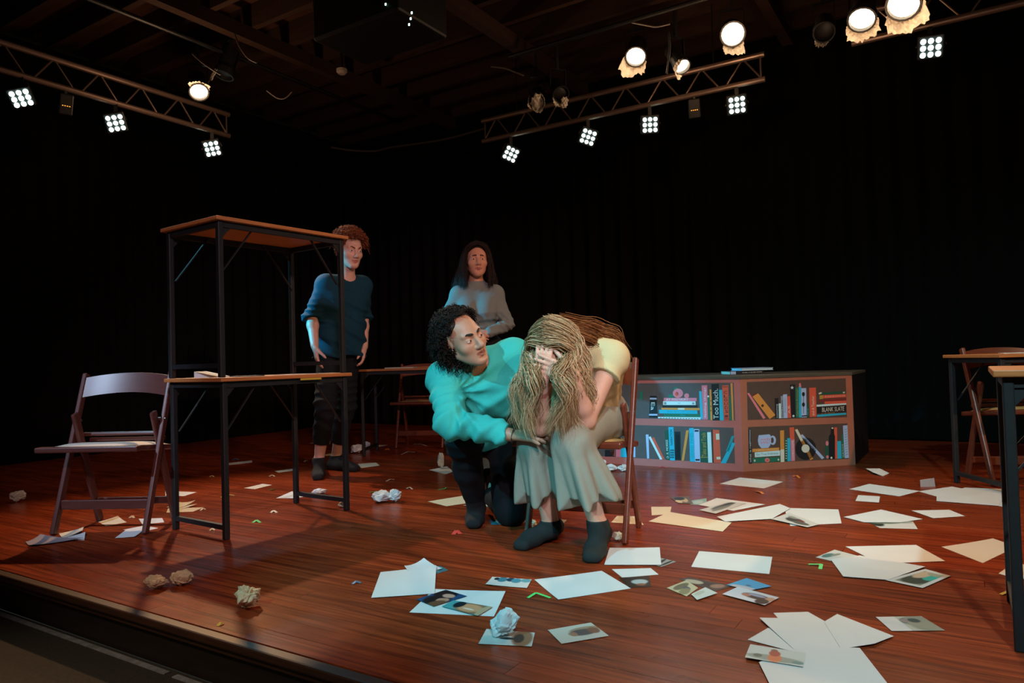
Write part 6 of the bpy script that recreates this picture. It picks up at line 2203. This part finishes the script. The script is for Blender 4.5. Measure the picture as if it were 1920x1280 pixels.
# folded white paper standing on the lower stacked table beside the left legs
_p = pt(363, 706, 3.50)
t = empty('folded_paper', Vector((_p.x, _p.y, 0.7362)))
tag(t, 'folded white paper wedge on the lower stacked table, between its left legs', 'paper')
q = MB()
w1, w2 = pt(364, 702, 3.42) - t.location, pt(408, 707, 3.42) - t.location
w1.z = w2.z = 0
dd = Vector((0.03, 0.07, 0))
q.prism([w1, w2, w2 + Vector((0, 0, 0.004)), w1 + Vector((0, 0, 0.030))], dd)
q.build('fold', M_PAPER, t)
# yellow tape under the table edge
mw = Matrix.Translation(t_low.location) @ Matrix.Rotation(t_low.rotation_euler.z, 4, 'Z')
o = MB().box((0.50, -0.002, 0.712), (0.13, 0.003, 0.010)).build('edge_tape', mat('yellow_tape', 'b9a13c', 0.6), t_low)

# ------------------------------------------------------------------ crumpled paper
def crumple(px, py, rpx, label, m, seed, squash=0.75, sx=1.0, spike=0.0, surf=0.0, name='crumpled_paper', rot=0.0):
    c = at_z(px, py, surf)
    R = rpx * c.y / F_PX
    rg = np.random.default_rng(seed)
    bm = bmesh.new()
    bmesh.ops.create_icosphere(bm, subdivisions=4, radius=1.0)
    V = np.array([v.co for v in bm.verts])
    d = np.ones(len(V))
    for _ in range(30):                       # creases: cut the ball with random planes
        n = rg.normal(size=3); n /= np.linalg.norm(n)
        h = rg.uniform(0.50, 0.92)
        s = V @ n
        d = np.where(s * d > h, d * (h / np.maximum(s * d, 1e-6)) ** 0.85, d)
    for _ in range(10):
        n = rg.normal(size=3); n /= np.linalg.norm(n)
        d += 0.085 * np.exp(-((V @ n - rg.uniform(-0.2, 0.9)) / 0.09) ** 2) * rg.choice((-1, 1.4))
    d += rg.normal(size=len(V)) * 0.008
    P = V * d[:, None] * np.array((sx, 1.0, squash))
    if spike:
        P[:, 2] += spike * np.maximum(0, V[:, 2] - 0.35) ** 1.2
        P[:, 0] += 0.35 * spike * np.maximum(0, V[:, 2] - 0.35)
    cr, sr = math.cos(rot), math.sin(rot)
    P = np.stack([P[:, 0] * cr - P[:, 1] * sr, P[:, 0] * sr + P[:, 1] * cr, P[:, 2]], 1) * R
    P[:, 2] -= P[:, 2].min() - 0.0005
    for v, p in zip(bm.verts, P):
        v.co = p
    me = bpy.data.meshes.new(name)
    bm.to_mesh(me); bm.free()
    me.materials.append(m)
    o = bpy.data.objects.new(name, me)
    COL.objects.link(o)
    o.location = (c.x, c.y + R * 0.6, surf)
    return tag(o, label, 'crumpled paper')
K_ = crumple
K_(668, 850, 15, 'crumpled white paper ball left of the back table leg', M_PAPER, 1)
K_(686, 843, 10, 'small crumpled paper ball behind the back table leg', M_PAPER, 2, 0.9)
K_(826, 878, 11, 'upright crumpled white paper on a sheet behind the kneeling man', M_PAPER, 3, 1.3, 0.8, 0.6, surf=0.0022)
K_(710, 944, 20, 'crumpled white paper, left half of a bow-like pair in front of the back table', M_PAPER, 4, 0.7, 1.1, rot=0.3)
K_(739, 942, 16, 'crumpled white paper, right half of a bow-like pair in front of the back table', M_PAPER, 5, 0.85, 1.05)
K_(596, 928, 14, 'flattened crumpled paper behind the right foot bar of the stacked tables', M_PAPER, 6, 0.42, 1.2, surf=0.0012)
K_(639, 952, 9, 'small crumpled paper ball behind the right leg of the stacked tables', M_CREAM_WARMLIT, 7)
K_(30, 942, 14, 'crumpled cream paper at the far left, behind the left chair', M_CREAM_WARMLIT, 8, 0.8, 1.1)
K_(286, 1108, 24, 'crumpled kraft paper near the stage edge, left of a matching lump', M_KRAFT, 9, 0.62, 1.15, rot=0.5)
K_(332, 1102, 24, 'crumpled kraft paper near the stage edge, right of a matching lump', M_KRAFT, 10, 0.62, 1.1, rot=-0.4)
K_(457, 1146, 31, 'large crumpled kraft paper ball alone near the stage edge', M_KRAFT, 11, 0.85, 1.0, rot=0.8)
K_(944, 1196, 27, 'crumpled white tissue with a raised corner on a photograph in front', M_PAPER, 12, 0.75, 1.15, 1.0, surf=0.004)
K_(996, 990, 13, 'crumpled patterned paper between the kneeling man\'s knee and the seated woman\'s foot', M_CREAM_WARMLIT, 13)
K_(1161, 1015, 13, 'crumpled pale paper behind the near post of the woman\'s chair', M_CREAM_WARMLIT, 14)
K_(1126, 884, 17, 'crumpled white paper at the left end of the heap behind the woman\'s chair', M_PAPER, 15, 0.8, 1.1)
K_(1148, 884, 13, 'crumpled white paper in the middle of the heap behind the woman\'s chair', M_PAPER, 16, 0.6, 1.3)
K_(1172, 884, 12, 'crumpled white paper at the right end of the heap behind the woman\'s chair', M_PAPER, 17, 0.6, 1.3)

# ------------------------------------------------------------------ streamers and scraps
SC = dict(green=mat('scrap_green', '3fbf5a', 0.6), red=mat('scrap_red', 'd8403a', 0.6), yellow=mat('scrap_yellow', 'd0b83c', 0.6), orange=mat('scrap_orange', 'd87a2c', 0.6),
          cream=M_CREAM_WARMLIT, blue=mat('scrap_blue', '4a7f9c', 0.6), lime=mat('scrap_lime', '57d66e', 0.6))
def scrap(pts, w, col, label, lift=0.006):
    """bent strip of paper lying on the floor along pixel points"""
    P = on_floor(pts)
    org = P[0].copy()
    q = MB()
    hw = w * P[0].y / F_PX / 2
    n = len(P)
    for k in range(n - 1):
        a, b = P[k] - org, P[k + 1] - org
        d = (b - a).normalized()
        s = Vector((-d.y, d.x, 0)) * hw * 2.0
        z0 = Vector((0, 0, 0.001 + (lift if k % 2 else 0))); z1 = Vector((0, 0, 0.001 + (0 if k % 2 else lift)))
        q.prism([a - s + z0, b - s + z1, b + s + z1, a + s + z0], (0, 0, 0.0008))
    o = q.build('paper_scrap', SC[col])
    o.location = org
    return tag(o, label, 'paper scrap')
scrap([(990, 1121), (1005, 1115), (1032, 1121)], 3.0, 'lime', 'bright green bent streamer left of the large middle sheet')
scrap([(1516, 1058), (1540, 1061), (1538, 1067)], 3.2, 'lime', 'bright green bent streamer left of the big right pile')
scrap([(1876, 1115), (1892, 1112), (1908, 1119)], 3.5, 'yellow', 'yellow bent streamer beside the near table leg at the right')
scrap([(850, 1002), (856, 997), (863, 1001)], 4.0, 'red', 'red scrap in front of the kneeling man')
scrap([(821, 918), (834, 918), (837, 914)], 1.5, 'green', 'green streamer behind the kneeling man')
scrap([(692, 923), (702, 924), (708, 921)], 2.0, 'green', 'green streamer behind the bow-like crumpled pair')
scrap([(474, 980), (481, 977), (488, 980)], 2.6, 'green', 'green scrap right of the front leg of the stacked tables')
scrap([(505, 918), (512, 919), (514, 917)], 1.8, 'green', 'dark green scrap under the stacked tables, beside a white slip')
scrap([(724, 902), (732, 900), (739, 899)], 1.4, 'cream', 'thin cream strip on the floor in front of the back table')
scrap([(762, 916), (768, 915), (773, 917)], 1.6, 'cream', 'small cream scrap right of the thin strip in front of the back table')
scrap([(570, 866), (574, 864), (577, 864)], 1.8, 'cream', 'small cream scrap left of the standing man\'s foot')
scrap([(505, 893), (510, 892), (515, 893)], 1.4, 'cream', 'tiny cream scrap left of the white slip behind the tables')
scrap([(508, 961), (513, 959), (519, 961)], 2.2, 'cream', 'cream scrap in front of the right foot bar of the stacked tables')
scrap([(393, 995), (398, 993), (402, 994)], 2.0, 'cream', 'cream scrap left of the front leg of the stacked tables')
scrap([(243, 971), (248, 969), (251, 971)], 2.4, 'cream', 'small cream scrap under the left chair')
scrap([(376, 957), (381, 955), (385, 955)], 2.0, 'cream', 'small cream scrap right of the pile under the stacked tables')
scrap([(414, 932), (428, 929), (440, 929)], 1.4, 'yellow', 'thin yellowish strip beside the front leg of the stacked tables')
scrap([(393, 894), (398, 893), (401, 894)], 1.2, 'cream', 'tiny cream scrap behind the front leg of the stacked tables')
scrap([(436, 862), (442, 861), (447, 862)], 2.0, 'blue', 'dark bluish scrap beside the narrow white strip')
scrap([(661, 1095), (668, 1093), (677, 1093)], 3.2, 'blue', 'blue scrap left of the large blank front sheet')
scrap([(408, 1174), (414, 1171), (420, 1170)], 3.2, 'yellow', 'yellow scrap on the edge of the stage')
scrap([(1233, 877), (1242, 876), (1251, 877)], 2.0, 'red', 'red-orange scrap at the foot of the bookcase')
scrap([(1486, 893), (1494, 893), (1499, 896)], 2.0, 'orange', 'orange scrap in front of the right bookcase panel')
scrap([(1417, 921), (1426, 924), (1431, 926)], 2.6, 'orange', 'orange scrap below the sheet in front of the bookcase')
scrap([(752, 852), (765, 848), (778, 848)], 1.3, 'cream', 'thin cream strip between the front feet of the back chair')
scrap([(776, 833), (790, 834), (800, 836)], 1.2, 'cream', 'thin cream strip under the back chair')
scrap([(915, 909), (919, 907), (922, 910)], 2.0, 'cream', 'tiny pale scrap seen between the kneeling man\'s legs')
scrap([(723, 843), (726, 842), (729, 843)], 2.0, 'orange', 'tiny orange scrap at the foot of the back table')
